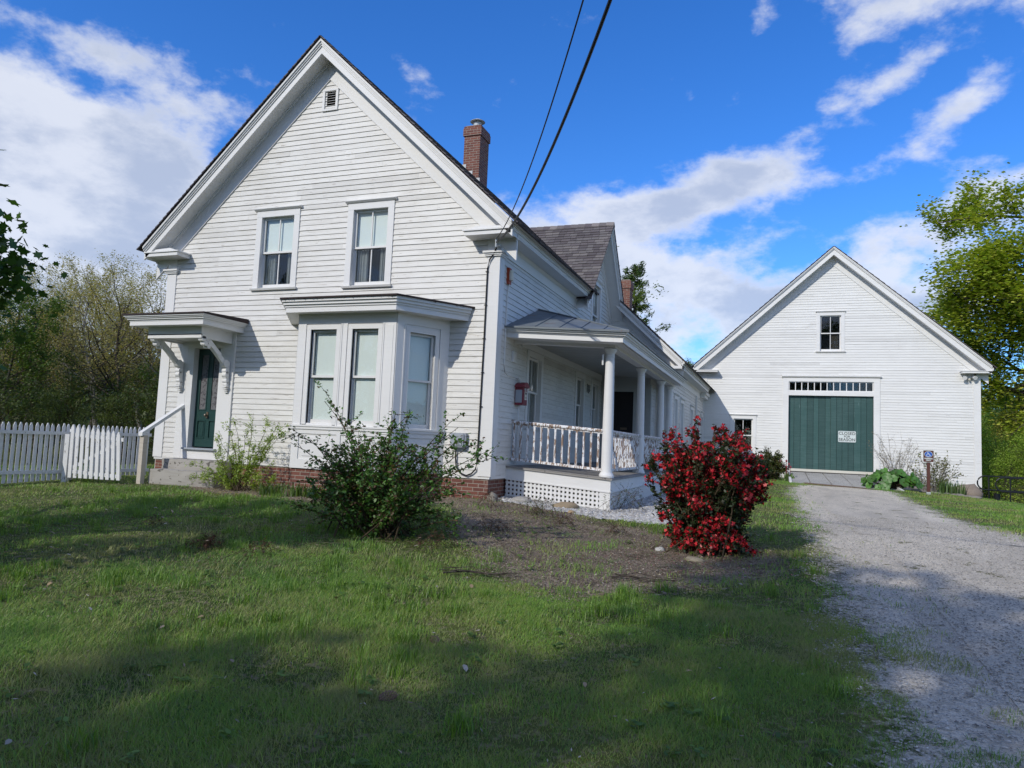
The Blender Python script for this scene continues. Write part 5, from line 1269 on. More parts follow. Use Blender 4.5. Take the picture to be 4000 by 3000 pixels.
# pine and pale trees behind the wing roof
def pine(name, seed, H):
    o = empty(name); rnd = random.Random(seed); k = MB(); k.tube([(0, 0, -.3), (.1, 0, H*.5), (0, .1, H)], .22, 8, .03)
    Ps = []; Ds = []
    for i in range(110):
        z = H*(.12+.88*(i/110)**.85); L = (H-z)*.30+.5; L *= rnd.uniform(.5, 1.15); a = rnd.uniform(0, 6.28); d = Vector((math.cos(a), math.sin(a), .18)); pts = [Vector((0, 0, z))+d*L*t+Vector((0, 0, .12*L*t*t)) for t in (0, .35, .7, 1)]; k.tube(pts, .04, 4, .012, cap=False)
        for j in range(int(7+L*6)):
            t = rnd.uniform(.3, 1.05); c = Vector((0, 0, z))+d*L*t+Vector((0, 0, .12*L*t*t))+Vector((rnd.gauss(0, .16*L*.4), rnd.gauss(0, .16*L*.4), rnd.gauss(0, .07))); Ps.append(c); Ds.append(d)
    k.build('trunk', 'bark_dark', o); rng = np.random.default_rng(seed); P = np.repeat(np.array(Ps), 11, 0)+rng.normal(size=(len(Ps)*11, 3))*.10
    leaf_obj('crown', [leaves(P, .26, 'narrow', ((.07, .13, .035), (.10, .17, .045), (.17, .22, .06), (.05, .09, .03)), rng, .3, np.repeat(np.array(Ds), 11, 0)+np.array([0, 0, .8]))], o); return o
pn = pine('pine_tree', 71, 13.6); px_, py_ = polar(-11.0, 46); pn.location = (px_, py_, Tz(px_, py_)); tag(pn, 'green pine behind the small brick chimney of the wing', 'tree')
for i, (az, d, sc) in enumerate(((-8.6, 46, .70), (-17.4, 40, .97), (-6.6, 50, .62))):
    p_ = [tree('pale_leaf_tree', 81+i, 12, .16, (12, 7, 5), 3, .66, .08, 9, .17, .22, G_YG, 'rhomb', 'bark_pale', .5, .3)][0]; x, y = polar(az, d); p_.location = (x, y, Tz(x, y)); p_.scale = (sc,)*3
    tag(p_, ['pale yellow-green tree above the wing roof beside the pine', 'tree tip showing over the slate wall-gable ridge', 'low pale tree between the wing roof and the barn'][i], 'tree')
# right background: thicket and far hill
gp_ = [tree('thicket_tree', 91+i, 6.5, .12, (13, 8, 5), 3, .74, .03, 10, .13, .26, ((.30, .43, .05), (.38, .50, .07), (.22, .32, .04)) if i == 0 else ((.42, .40, .09), (.50, .44, .10), (.34, .36, .08)), 'rhomb', 'bark_dark', .56, .03) for i in range(2)]
for i, (az, d, sc, k_) in enumerate(((14.2, 35, .50, 0), (16.0, 33, .50, 0), (17.6, 32, .5, 0), (12.8, 46, .62, 0), (15.0, 48, .85, 1), (17.0, 46, .85, 0), (13.6, 60, 1.15, 1), (16.2, 62, 1.2, 1), (11.5, 58, 1.0, 0), (18.6, 60, 1.1, 0))):
    x, y = polar(az, d); p_ = gp_[k_]; place(p_, ('t%d' % k_) in used, x, y, i*2.1, sc, '%s %s bush tree %s behind the black railings' % (ADJ[i], 'green' if k_ == 0 else 'yellowish', ['in front', 'in the middle', 'at the back'][0 if d < 40 else 1 if d < 50 else 2]), 'tree', 'thicket behind the black railings', -.6); used.add('t%d' % k_)
def far_wood():
    rng = np.random.default_rng(5); parts = []
    N = 620; az = rng.uniform(-75, 32, N); d = rng.uniform(75, 300, N); x = CAM[0]+d*np.sin(np.radians(az)); y = CAM[1]+d*np.cos(np.radians(az)); z = T(x, y)
    pals = [((.10, .13, .03), (.14, .15, .04)), ((.16, .14, .04), (.20, .16, .05)), ((.05, .08, .025), (.04, .06, .02)), ((.12, .16, .035), (.09, .13, .03))]
    for i in range(N):
        n = 130; h = rng.uniform(6, 10); u = rng.normal(size=(n, 3)); u /= np.linalg.norm(u, axis=1, keepdims=True); P = np.array([x[i], y[i], z[i]+h*.55])+u*np.array([h*.36, h*.36, h*.52])*rng.uniform(.6, 1.05, (n, 1))
        parts.append(leaves(P, 1.15, 'oval', pals[int(rng.integers(0, 4))], rng, .3))
    tag(leaf_obj('distant_wood', parts, None), kind='stuff')
far_wood()
# --- trees that stand behind the photographer and shade the lawn
sp_ = tree('shade_tree', 101, 13.5, .3, (14, 8, 6), 3, .72, .05, 5, .34, .34, G_MD, 'oval', 'bark_dark', .46, .16)
SHT = [(-40, -27, .9), (-34.5, -28, .9), (-29, -29, .88), (-24, -30, .84), (-18.5, -29, .82), (-13.5, -27.4, .80), (-8.5, -27.6, .84), (-3.6, -28.3, 1.02), (1.5, -27.5, 1.06), (7, -27, 1.05)]
for i, (x, y, sc) in enumerate(SHT):
    place(sp_, i > 0, x, y, i*1.3, sc, 'roadside shade tree behind the photographer', 'tree', 'roadside shade trees')

# --- shrubs by stems with given tips
def shrub(name, base, tips, r, lsz, n_l, pal, shape, rng_seed, label, cat='shrub', twig=.22, ntw=7, flowers=None, fold=.3, flat=.3, spread_base=.18, droop=.12, stem='stem', lo=.15, m='leaf'):
    rnd = random.Random(rng_seed); rng = np.random.default_rng(rng_seed); o = empty(name, base); k = MB(); P = []; D = []; FP = []
    for tp in tips:
        tp = Vector(tp); b = Vector((rnd.gauss(0, spread_base), rnd.gauss(0, spread_base), -.03)); L = (tp-b).length; mid = b.lerp(tp, .5)+Vector((rnd.gauss(0, .06), rnd.gauss(0, .06), droop*L)); pts = []
        for i in range(9):
            t = i/8; q = b.lerp(mid, t).lerp(mid.lerp(tp, t), t)+Vector((rnd.gauss(0, .008), rnd.gauss(0, .008), 0)); pts.append(q)
        k.tube(pts, r, 5, r*.3, cap=False)
        for j in range(ntw):
            t = rnd.uniform(lo, 1.0)*8; i = min(int(t), 7); q = pts[i].lerp(pts[i+1], t-i); d = (pts[i+1]-pts[i]).normalized(); s_ = Vector((rnd.gauss(0, 1), rnd.gauss(0, 1), rnd.gauss(0, 1))).normalized(); d2 = (d*.7+s_*.8).normalized(); l2 = twig*rnd.uniform(.4, 1.2); e = q+d2*l2
            if e.z < .03: e.z = .03+rnd.random()*.05
            k.tube([q, q.lerp(e, .5)+s_*.01, e], r*.35, 3, r*.15, cap=False)
            for u in range(n_l):
                f = rnd.uniform(.1, 1.05); c = q.lerp(e, f); P.append(c); D.append(d2)
            if flowers:
                for u in range(flowers[1]): FP.append(q.lerp(e, rnd.uniform(.2, 1.1)))
        for i in range(8):
            for u in range(max(1, n_l//3)):
                if i/8 >= lo: P.append(pts[i].lerp(pts[i+1], rnd.random())); D.append((pts[i+1]-pts[i]).normalized())
    k.build('stems', stem, o); P = np.array(P); D = np.array(D); P = P+rng.normal(size=P.shape)*lsz*.42; P[:, 2] = np.maximum(P[:, 2], .01)
    leaf_obj('foliage', [leaves(P, lsz, shape, pal, rng, flat, D, .4, fold)], o, m)
    if flowers:
        FP = np.array(FP); keep = fbm(FP[:, 0]*4+FP[:, 2]*2, FP[:, 1]*3+FP[:, 2]*3, 1.3, 2, rng_seed) > flowers[3]; FP = FP[keep]
        parts = []
        for rep in range(3): parts.append(leaves(FP+rng.normal(size=FP.shape)*flowers[0]*.45, flowers[0], 'petal5', flowers[2], rng, .0, None, .35, .7))
        leaf_obj('blossom', parts, o, 'petal')
    return tag(o, label, cat)
rnd = random.Random(42)
def dome(n, rx, ry, h, lo=0.0, seed=1, pw=.5):
    r_ = random.Random(seed); out = []
    for i in range(n):
        a = r_.uniform(0, 6.283); e = math.acos(r_.uniform(0, 1)**1.0); s_ = r_.uniform(.72, 1.02); out.append((rx*math.sin(e)*math.cos(a)*s_, ry*math.sin(e)*math.sin(a)*s_, lo+(h-lo)*math.cos(e)**pw*s_))
    return out
# dark bush in front of the bay
bx_, by_ = .0, -3.68; bz_ = Tz(bx_, by_)
tips = dome(75, .93, .8, 1.28, .12, 3, .6)
tips += [(-.92, .05, 1.76), (-.88, .0, 1.62), (-.55, .1, 1.38), (-1.05, .0, 1.12), (-1.4, .05, 1.06), (-1.25, -.05, 1.2), (.18, 0, 1.50), (.38, .05, 1.52), (.28, .1, 1.4), (1.0, .1, 1.34), (1.25, 0, 1.14), (1.55, .05, 1.02), (1.42, .1, 1.08), (1.1, -.1, 1.2), (.9, .1, 1.40), (-1.0, 0, .5), (-1.15, .1, .62), (1.05, .1, .55), (1.2, -.1, .7), (-1.1, -.2, .25), (1.15, -.1, .25)]
shrub('quince_bush', (bx_, by_, bz_), tips, .011, .044, 13, ((.075, .17, .028), (.10, .22, .035), (.055, .13, .025), (.12, .24, .045), (.15, .09, .045)), 'oval', 5, 'dark green twiggy bush in front of the bay window', 'bush', .24, 13, spread_base=.2)
# red flowering bush
rx2, ry2 = 3.86, -2.30; tips = dome(60, .50, .46, .55, .02, 18, .6)+[(x*(.62+.38*min(1, z/1.0)), y*(.7+.3*min(1, z/1.0)), z) for x, y, z in dome(125, .80, .70, 1.47, .25, 8, .33)]+[(-.62, 0, .48), (-.66, .1, .55), (-.55, -.1, .42), (.70, 0, 1.2), (.66, .1, 1.12), (.72, 0, 1.05), (-.45, 0, 1.46), (-.2, .1, 1.5), (.3, 0, 1.5), (.1, 0, 1.53)]
shrub('flowering_quince', (rx2, ry2, Tz(rx2, ry2)), tips, .010, .045, 12, ((.028, .058, .018), (.04, .07, .02), (.05, .05, .02), (.03, .045, .018)), 'oval', 9, 'bush covered in red blossom between the porch and the gravel drive', 'bush', .17, 12, flowers=(.044, 4, ((.52, .010, .022), (.62, .018, .03), (.40, .008, .02), (.70, .04, .05), (.30, .008, .016)), .46), lo=.04, spread_base=.17)
# yellow-green spray bush by the door
tips = [(-.95, 0, .34), (-1.25, .05, .42), (-.8, .1, .68), (-.62, 0, .98), (-.5, .1, 1.22), (-.2, 0, 1.30), (.15, .05, 1.44), (.0, .1, 1.2), (.55, 0, 1.34), (.75, .05, 1.30), (.92, 0, 1.20), (.8, .1, 1.08), (.6, 0, .85), (.7, .1, .55), (-.6, .1, .5), (-.3, .1, .8), (.3, 0, .95), (.4, -.1, .6), (-1.1, -.1, .2), (-.7, -.2, .25), (-.3, -.25, .35), (.2, -.2, .45), (.6, -.2, .3), (.9, -.1, .25), (-.1, -.2, .6), (-.5, -.1, .9), (.5, .1, 1.0)]
shrub('spray_shrub', (-4.62, -.82, Tz(-4.62, -.82)), tips, .008, .06, 12, ((.24, .36, .03), (.30, .42, .04), (.18, .28, .03), (.34, .42, .07)), 'narrow', 15, 'airy lime-green shrub with long sprays beside the front door', 'shrub', .13, 15, spread_base=.10, flat=.2)
# by the barn
shrub('bare_shrub', (8.6, 17.2, Tz(8.6, 17.2)), [(rnd.uniform(-.95, .75), rnd.uniform(-.3, .3), rnd.uniform(1.0, 1.95)) for _ in range(30)], .010, .06, 2, ((.30, .22, .12), (.24, .17, .09), (.20, .20, .07)), 'narrow', 16, 'tall tan budding shrub left of the parking sign against the barn', 'shrub', .3, 10, stem='bark_pale')
shrub('leafy_shrub', (9.75, 17.0, Tz(9.75, 17)), dome(34, .85, .4, 1.45, .3, 17), .010, .065, 3, ((.14, .18, .05), (.20, .22, .08), (.24, .20, .10)), 'oval', 18, 'pale leafy shrub right of the parking sign against the barn', 'shrub', .25, 10, stem='bark_pale')
shrub('round_shrub', (4.38, 16.6, Tz(4.38, 16.6)), dome(70, .62, .5, 1.1, .1, 19, .5), .01, .07, 8, ((.07, .10, .018), (.10, .12, .02), (.12, .09, .03), (.05, .075, .015)), 'oval', 20, 'rounded bronze-green shrub left of the plank ramp', 'shrub', .18, 12, flowers=(.06, 1, ((.35, .03, .16),), .82))
def blades(name, pts, label, cat, H, wd, n, pal, seed, lean=.35, kind=None, group=None):
    """tufts of strap leaves"""
    rng = np.random.default_rng(seed); pts = np.array(pts); P = np.repeat(pts, n, 0)+rng.normal(size=(len(pts)*n, 2))*.05; m_ = len(P); z = T(P[:, 0], P[:, 1]); a = rng.uniform(0, 6.28, m_); h = H*rng.uniform(.6, 1.1, m_); l = h*lean*rng.uniform(.2, 1.4, m_)
    B = np.stack([P[:, 0], P[:, 1], z], 1); d = np.stack([np.cos(a), np.sin(a), 0*a], 1); s_ = np.stack([-np.sin(a), np.cos(a), 0*a], 1)*wd*.5
    M1 = B+d*(l*.35)[:, None]+np.array([0, 0, 1])*(h*.62)[:, None]; T1 = B+d*l[:, None]+np.array([0, 0, 1])*h[:, None]
    V = np.stack([B-s_, B+s_, M1+s_, M1-s_, T1], 1).reshape(-1, 3); i = np.arange(m_)*5; F4 = np.stack([i, i+1, i+2, i+3], 1); F3 = np.stack([i+3, i+2, i+4], 1); pal = np.array(pal); t = pal[rng.integers(0, len(pal), m_)]*rng.uniform(.75, 1.25, (m_, 1))
    o = np_mesh(name, V, [F4, F3], M['grass_blade'], None, np.concatenate([t, t])); return tag(o, label, cat, group, kind)
LG_ = ((.09, .16, .02), (.12, .20, .03), (.07, .13, .018))
rnd = random.Random(77)
for i in range(13):
    x = -3.75+i*.19; y = -1.20-.05*math.sin(i*1.3) if x < -1.5 else -1.20+(x+1.5)*.9
    blades('lily_clump', [(x+rnd.uniform(-.05, .05), y+rnd.uniform(-.06, .06))], ['daylily clump in the bed below the bay window']*1 and 'young daylily clump in the row along the bay footing', 'plant', .25, .02, 26, LG_, 200+i, .6, group='daylily clumps along the bay footing')
blades('iris_clump', [(10.2+rnd.uniform(-.35, .35), 16.6+rnd.uniform(-.2, .2)) for _ in range(9)], 'clump of upright iris leaves by the barn footing stones', 'plant', .5, .025, 16, ((.07, .14, .03), (.10, .17, .04)), 231, .35)
blades('tulip_clump', [(4.95+rnd.uniform(-.18, .18), 16.3+rnd.uniform(-.1, .1)) for _ in range(5)], 'tulip clump with dark heads at the left foot of the ramp', 'plant', .32, .04, 12, ((.16, .25, .07), (.12, .20, .05)), 232, .5)
k = MB()
for i in range(4): x, y = 4.95+rnd.uniform(-.15, .15), 16.3; z = Tz(x, y); h = rnd.uniform(.45, .75); k.tube([(x, y, z), (x+.02, y, z+h)], .006, 4); k.lathe([(.01, z+h-.01), (.035, z+h+.03), (.03, z+h+.07), (.015, z+h+.09)], x+.02, y, 8)
tf = k.build('tulip_heads', 'alarm_red'); tf.parent = [o for o in COL.objects if o.name == 'tulip_clump'][0]
# big-leaved plant by the ramp
bp_ = tag(empty('rhubarb_plant', (8.25, 15.6, Tz(8.25, 15.6))), 'mound of very large green leaves beside the plank ramp', 'plant')
rnd = random.Random(9); parts = []; kk = MB(); Vv = []; Ff = []; tt = []
for i in range(64):
    a = rnd.uniform(0, 6.28); rr_ = rnd.uniform(.05, 1.0)**.7*.86; h = .60*(1-(rr_/.98)**2)+rnd.uniform(-.16, .10); c = Vector((rr_*math.cos(a)*1.15, rr_*math.sin(a)*.8, max(h, .08))); s_ = rnd.uniform(.11, .18)
    nrm = Vector((math.cos(a)*rr_*1.5+rnd.gauss(0, .15), math.sin(a)*rr_*1.5-.35, .62)).normalized(); u = nrm.orthogonal().normalized(); v = nrm.cross(u); kk.tube([(0, 0, 0), c*.5+Vector((0, 0, .05)), c], .012, 5); n = 12; b0 = len(Vv); Vv.append(tuple(c-nrm*.03))
    for j in range(n): t = 2*math.pi*j/n; q = c+(u*math.cos(t)+v*math.sin(t))*s_*(1+.13*math.sin(j*2.9+i))+nrm*(.03*math.sin(j*2.1)); Vv.append(tuple(q))
    g_ = rnd.uniform(.55, 1.35)
    for j in range(n): Ff.append((b0, b0+1+j, b0+1+(j+1) % n)); tt.append((.10*g_, .25*g_, .04*g_))
kk.build('stalks', 'leaf' if False else 'stem', bp_); np_mesh('big_leaves', np.array(Vv), np.array(Ff), M['leaf'], bp_, np.array(tt), smooth=True)

# ================================================================== GRASS (one mesh, blade by blade)
def grass_field(name, n, box, H, wd, pal, seed, dens, lean=.5, two=True, kind='stuff', dead=0.0, near=None):
    rng = np.random.default_rng(seed); x = rng.uniform(box[0], box[1], n); y = rng.uniform(box[2], box[3], n)
    # keep what the frame (with a margin) can show
    dx, dy = x-CAM[0], y-CAM[1]; az = np.degrees(np.arctan2(dx, dy)); dist = np.hypot(dx, dy); keep = (az > -64) & (az < 26) & (dist > 1.9)
    keep &= rng.random(n) < dens(x, y, dist); x = x[keep]; y = y[keep]; dist = dist[keep]; m_ = len(x); z = T(x, y)
    cl = fbm(x, y, 1.7, 4, seed); cl2 = fbm(x, y, 6, 3, seed+3); hh = H*(.45+1.1*sstep(.35, .68, cl)*.8+.5*(cl2-.4))*rng.uniform(.55, 1.3, m_); hh = np.maximum(hh, .012)
    a = rng.uniform(0, 6.28, m_)*.999+fbm(x, y, 2.5, 2, 5)*2; l = hh*lean*rng.uniform(.1, 1.6, m_)
    ws = wd*rng.uniform(.7, 1.3, m_)*np.clip(dist/6.5, .75, 2.6); B = np.stack([x, y, z-.004], 1); d = np.stack([np.cos(a), np.sin(a), 0*a], 1)
    view = np.stack([-dy[keep], dx[keep], 0*x], 1)/dist[:, None]; s_ = (np.stack([-np.sin(a), np.cos(a), 0*a], 1)*.5+view*.7)*(ws*.5)[:, None]; up = np.array([0, 0, 1.])
    pal = np.array(pal); mixv = np.clip((fbm(x, y, .8, 4, seed+7)-.3)/.4+rng.normal(0, .22, m_), 0, .999); t = pal[(mixv*len(pal)).astype(int)]*rng.uniform(.7, 1.3, (m_, 1))
    M1 = B+d*(l*.35)[:, None]+up*(hh*.6)[:, None]; T1 = B+d*l[:, None]+up*(hh*(1-.12*lean))[:, None]
    V = np.stack([B-s_, B+s_, M1+s_*.8, M1-s_*.8, T1], 1).reshape(-1, 3); i = np.arange(m_)*5; F4 = np.stack([i, i+1, i+2, i+3], 1); F3 = np.stack([i+3, i+2, i+4], 1)
    return tag(np_mesh(name, V, [F4, F3], M['grass_blade'], None, np.concatenate([t, t])), kind=kind)
INH = lambda x, y: ((x > -7.7) & (x < .1) & (y > -.02)) | ((x > -4.0) & (x < -.9) & (y > -1.0)) | ((x > 0) & (x < 2) & (y > .7)) | ((x > -5) & (x < 1.85) & (y > 8)) | ((x > 1) & (x < 11.8) & (y > 18.2)) | ((x > -7.1) & (x < -5.3) & (y > -.72)) | ((x > 5) & (x < 8.5) & (y > 14.9))
def gdens(x, y, dist):
    d = m_drive(x, y); mu = m_mulch(x, y); wh = m_white(x, y); p = np.ones_like(x)
    p = p*np.where(d > 0, np.where(y < 0, .75*sstep(.62, .0, d/1.9)*sstep(.47, .60, fbm(x, y, 2.6, 4, 4)), .10*(d < .4)), 1)
    edge = sstep(-.6, .0, d)*(y < 14); p = p*(1-.45*edge)
    p = p*np.where(mu > 0, .10+.62*sstep(.46, .60, fbm(x, y, 2.2, 4, 12))*(y < -.9), 1); p = p*np.where(wh > 0, .01, 1); p[INH(x, y)] = 0
    bare = sstep(.50, .64, fbm(x, y, 1.5, 4, 31)); p = p*(1-.72*bare)
    return p*np.clip(5.0/dist, .10, 1.0)
GR = ((.085, .19, .014), (.12, .245, .016), (.165, .30, .020), (.135, .27, .016), (.22, .30, .03), (.23, .25, .07))
grass_field('lawn_grass', 1750000, (-13, 13, -10.5, 18), .046, .0042, GR, 301, gdens, .75)
grass_field('dry_grass', 300000, (-12, 12, -10.5, 16), .035, .0036, ((.24, .20, .12), (.30, .26, .16), (.17, .16, .07), (.20, .22, .07)), 303, lambda x, y, d: np.clip(gdens(x, y, d)*.25+(sstep(.50, .62, fbm(x, y, 1.5, 4, 31))*(d_drive(x, y) < 0)+(m_mulch(x, y) > 0)*.7)*.8*np.clip(6/d, .15, 1)*(~INH(x, y)), 0, 1), 2.2)
grass_field('near_grass', 520000, (-1.5, 6, -10.3, -4.8), .040, .0034, GR, 304, lambda x, y, d: gdens(x, y, d)*np.clip((9.5-d)/3, 0, 1), .9)
# taller tufts
rng = np.random.default_rng(8); tp = []
while len(tp) < 420:
    x, y = rng.uniform(-9, 6), rng.uniform(-9.5, -.9)
    if m_drive(np.array([x]), np.array([y]))[0] < -.1 and fbm(x, y, 1.0, 3, 44) > .53 and not INH(np.array([x]), np.array([y]))[0] and m_mulch(np.array([x]), np.array([y]))[0] < .15: tp.append((x, y))
blades('tall_grass', tp, None, None, .115, .0042, 46, ((.12, .24, .02), (.16, .30, .022), (.10, .20, .02), (.20, .33, .03)), 305, .7, kind='stuff')
# low broad-leaved weeds and clover
def weeds():
    rng = np.random.default_rng(12); n = 42000; x = rng.uniform(-9, 7, n); y = rng.uniform(-9.8, -.8, n); dist = np.hypot(x-CAM[0], y-CAM[1]); az = np.degrees(np.arctan2(x-CAM[0], y-CAM[1]))
    k = (fbm(x, y, 1.4, 3, 66) > .52) & (m_drive(x, y) < .15) & (~INH(x, y)) & (az > -64) & (az < 26) & (dist > 1.9) & (rng.random(n) < np.clip(5/dist, .2, 1)); x, y = x[k], y[k]
    P = np.stack([x, y, T(x, y)+rng.uniform(.012, .06, len(x))], 1); tag(leaf_obj('lawn_weeds', [leaves(P, .017, 'oval', ((.10, .16, .03), (.13, .18, .04), (.07, .12, .03)), rng, .6)], None), kind='stuff')
weeds()
def rosettes():
    rng = np.random.default_rng(19); P = []; 
    while len(P) < 2600:
        x, y = rng.uniform(-7, 5), rng.uniform(-10, -1.5)
        if d_drive(x, y) < .1 and not INH(np.array([x]), np.array([y]))[0] and fbm(x, y, 1.1, 3, 71) > .48:
            z = Tz(x, y)
            for _ in range(9): a = rng.uniform(0, 6.28); r_ = rng.uniform(.01, .05); P.append((x+r_*math.cos(a), y+r_*math.sin(a), z+rng.uniform(.02, .05)))
    tag(leaf_obj('broadleaf_weeds', [leaves(np.array(P), .042, 'oval', ((.12, .22, .035), (.16, .26, .05), (.09, .17, .03)), rng, .7)], None), kind='stuff')
rosettes()
# fallen leaves, chips and petals
def litter():
    rng = np.random.default_rng(14); parts = []
    n = 26000; x = rng.uniform(-9, 7, n); y = rng.uniform(-10, 0, n); k = (~INH(x, y)) & (rng.random(n) < np.where(m_mulch(x, y) > 0, 1, .14)*np.where(m_drive(x, y) > .3, .12, 1)); x, y = x[k], y[k]
    P = np.stack([x, y, T(x, y)+.012+rng.uniform(0, .02, len(x))], 1); parts.append(leaves(P, .036, 'narrow', ((.24, .18, .13), (.30, .25, .20), (.14, .10, .07), (.38, .35, .31), (.20, .14, .11)), rng, .7))
    n = 110; x = rng.uniform(-7, 5, n); y = rng.uniform(-10, -3, n); P = np.stack([x, y, T(x, y)+.03], 1); parts.append(leaves(P, .05, 'oval', ((.30, .22, .13), (.36, .28, .19), (.42, .37, .31)), rng, .55, fold=.5))
    tag(leaf_obj('leaf_litter', parts, None, 'litter'), kind='stuff')
    n = 800; x = rng.normal(4.0, .75, n); y = rng.normal(-3.1, .6, n); P = np.stack([x, y, T(x, y)+.012], 1); tag(leaf_obj('fallen_petals', [leaves(P, .017, 'oval', ((.42, .10, .12), (.5, .18, .18), (.3, .05, .06)), rng, .8)], None, 'petal'), kind='stuff')
    n = 320; x = rng.normal(-4.3, .7, n); y = rng.normal(-1.35, .16, n); P = np.stack([x, y, T(x, y)+.02], 1); tag(leaf_obj('yellow_petals', [leaves(P, .018, 'oval', ((.55, .38, .03), (.6, .45, .08)), rng, .8)], None, 'petal'), kind='stuff')
litter()
def stones(name, n, box, sz, pal, seed, cond, kind='stuff', label=None, zoff=0.0):
    rng = np.random.default_rng(seed); x = rng.uniform(box[0], box[1], n); y = rng.uniform(box[2], box[3], n); az = np.degrees(np.arctan2(x-CAM[0], y-CAM[1])); dist = np.hypot(x-CAM[0], y-CAM[1]); k = cond(x, y) & (az > -64) & (az < 26) & (rng.random(n) < np.clip(7/dist, .15, 1)); x, y, dist = x[k], y[k], dist[k]; m_ = len(x)
    base = np.array([(1, 0, 0), (0, 1, 0), (-1, 0, 0), (0, -1, 0), (0, 0, 1), (.6, .6, .55), (-.6, .6, .5), (-.6, -.6, .55), (.6, -.6, .5)]); fc = np.array([(0, 5, 4), (5, 1, 4), (1, 6, 4), (6, 2, 4), (2, 7, 4), (7, 3, 4), (3, 8, 4), (8, 0, 4), (0, 1, 5), (1, 2, 6), (2, 3, 7), (3, 0, 8)])
    s_ = sz*rng.lognormal(0, .35, m_); a = rng.uniform(0, 6.28, m_); V = base[None]*(1+rng.uniform(-.25, .25, (m_, 9, 3)))*s_[:, None, None]*np.array([1, .75, .55]); c, s2 = np.cos(a)[:, None], np.sin(a)[:, None]
    V = np.stack([V[..., 0]*c-V[..., 1]*s2+x[:, None], V[..., 0]*s2+V[..., 1]*c+y[:, None], V[..., 2]+(T(x, y)+zoff)[:, None]], -1); Fc = (fc[None]+np.arange(m_)[:, None, None]*9).reshape(-1, 3); pal = np.array(pal); t = np.repeat(pal[rng.integers(0, len(pal), m_)]*rng.uniform(.75, 1.2, (m_, 1)), 12, 0)
    return tag(np_mesh(name, V.reshape(-1, 3), Fc, M['rock'], None, t), label, kind=kind)
GP = ((.50, .46, .41), (.62, .58, .52), (.40, .37, .32), (.72, .68, .62), (.28, .26, .23))
stones('drive_pebbles', 170000, (4.3, 10, -10.5, 3), .0062, GP, 401, lambda x, y: m_drive(x, y) > -.30, zoff=.010)
stones('white_pebbles', 26000, (0, 3.7, -1.0, 6), .019, ((.62, .61, .60), (.72, .71, .69), (.45, .43, .41), (.55, .52, .48)), 402, lambda x, y: (m_white(x, y) > -.06) & ~((x < 1.95) & (y > .76)), zoff=.008)
stones('soil_crumbs', 60000, (-6, 5.2, -5.6, -.1), .0085, ((.20, .15, .11), (.30, .24, .18), (.13, .10, .075), (.40, .34, .27)), 404, lambda x, y: (d_mulch(x, y) > -.15) & ~INH(x, y), zoff=.006)
# single stones
def boulder(name, x, y, s, col, seed, label, sx=1., sz=.7, group=None, m='rock'):
    rng = np.random.default_rng(seed); n1, n2 = 14, 9; V = []; F_ = []
    for i in range(n2+1):
        for j in range(n1):
            th = math.pi*i/n2; ph = 2*math.pi*j/n1; d = np.array([math.sin(th)*math.cos(ph)*sx, math.sin(th)*math.sin(ph), math.cos(th)*sz]); r_ = .75+.5*float(fbm(d[0]*1.7+seed, d[1]*1.7+d[2]*1.3, 1.2, 3, seed)); V.append(d*r_*s)
    for i in range(n2):
        for j in range(n1): F_.append((i*n1+j, (i+1)*n1+j, (i+1)*n1+(j+1) % n1, i*n1+(j+1) % n1))
    t = np.tile(np.array(col), (len(F_), 1))*rng.uniform(.9, 1.1, (len(F_), 1)); o = np_mesh(name, np.array(V), np.array(F_), M[m], None, t, smooth=True); o.location = (x, y, Tz(x, y)+s*sz*.25); o.rotation_euler = (0, 0, seed); return tag(o, label, 'stone', group)
boulder('corner_stone', .12, -.12, .10, (.34, .31, .26), 2, 'upright pale stone at the brick corner of the house', 1, 1.1)
boulder('flat_stone', .52, .28, .15, (.42, .40, .37), 3, 'flat grey stone at the left end of the porch lattice', 1.3, .5)
boulder('tan_stone', 1.30, .32, .17, (.40, .31, .20), 4, 'flat tan stone against the middle of the porch lattice', 1.6, .45)
boulder('tan_cobble', 1.55, -.25, .06, (.45, .33, .20), 5, 'small tan stone on the white gravel by the porch corner', 1.4, .6)
boulder('bush_stone', 3.78, -2.98, .075, (.40, .34, .24), 6, 'pale flat stone at the foot of the red bush', 1.5, .5)
boulder('white_cobble', 3.32, -2.55, .055, (.55, .53, .5), 7, 'small whitish stone left of the red bush foot', 1.2, .7)
boulder('large_boulder', 10.85, 17.3, .42, (.32, .26, .21), 8, 'large brown boulder at the right corner of the barn', 1.2, .8)
rnd = random.Random(31)
for i in range(16):
    x = 8.5+i*.155; y = 16.75+rnd.uniform(-.15, .1)-.02*i; g_ = rnd.uniform(.18, .36); boulder('edging_stone', x, y, rnd.uniform(.09, .16), (g_, g_*.9, g_*.78), 20+i, 'flat fieldstone in the rough edging below the barn wall', rnd.uniform(1.3, 2), .42, 'edging stones below the barn wall')
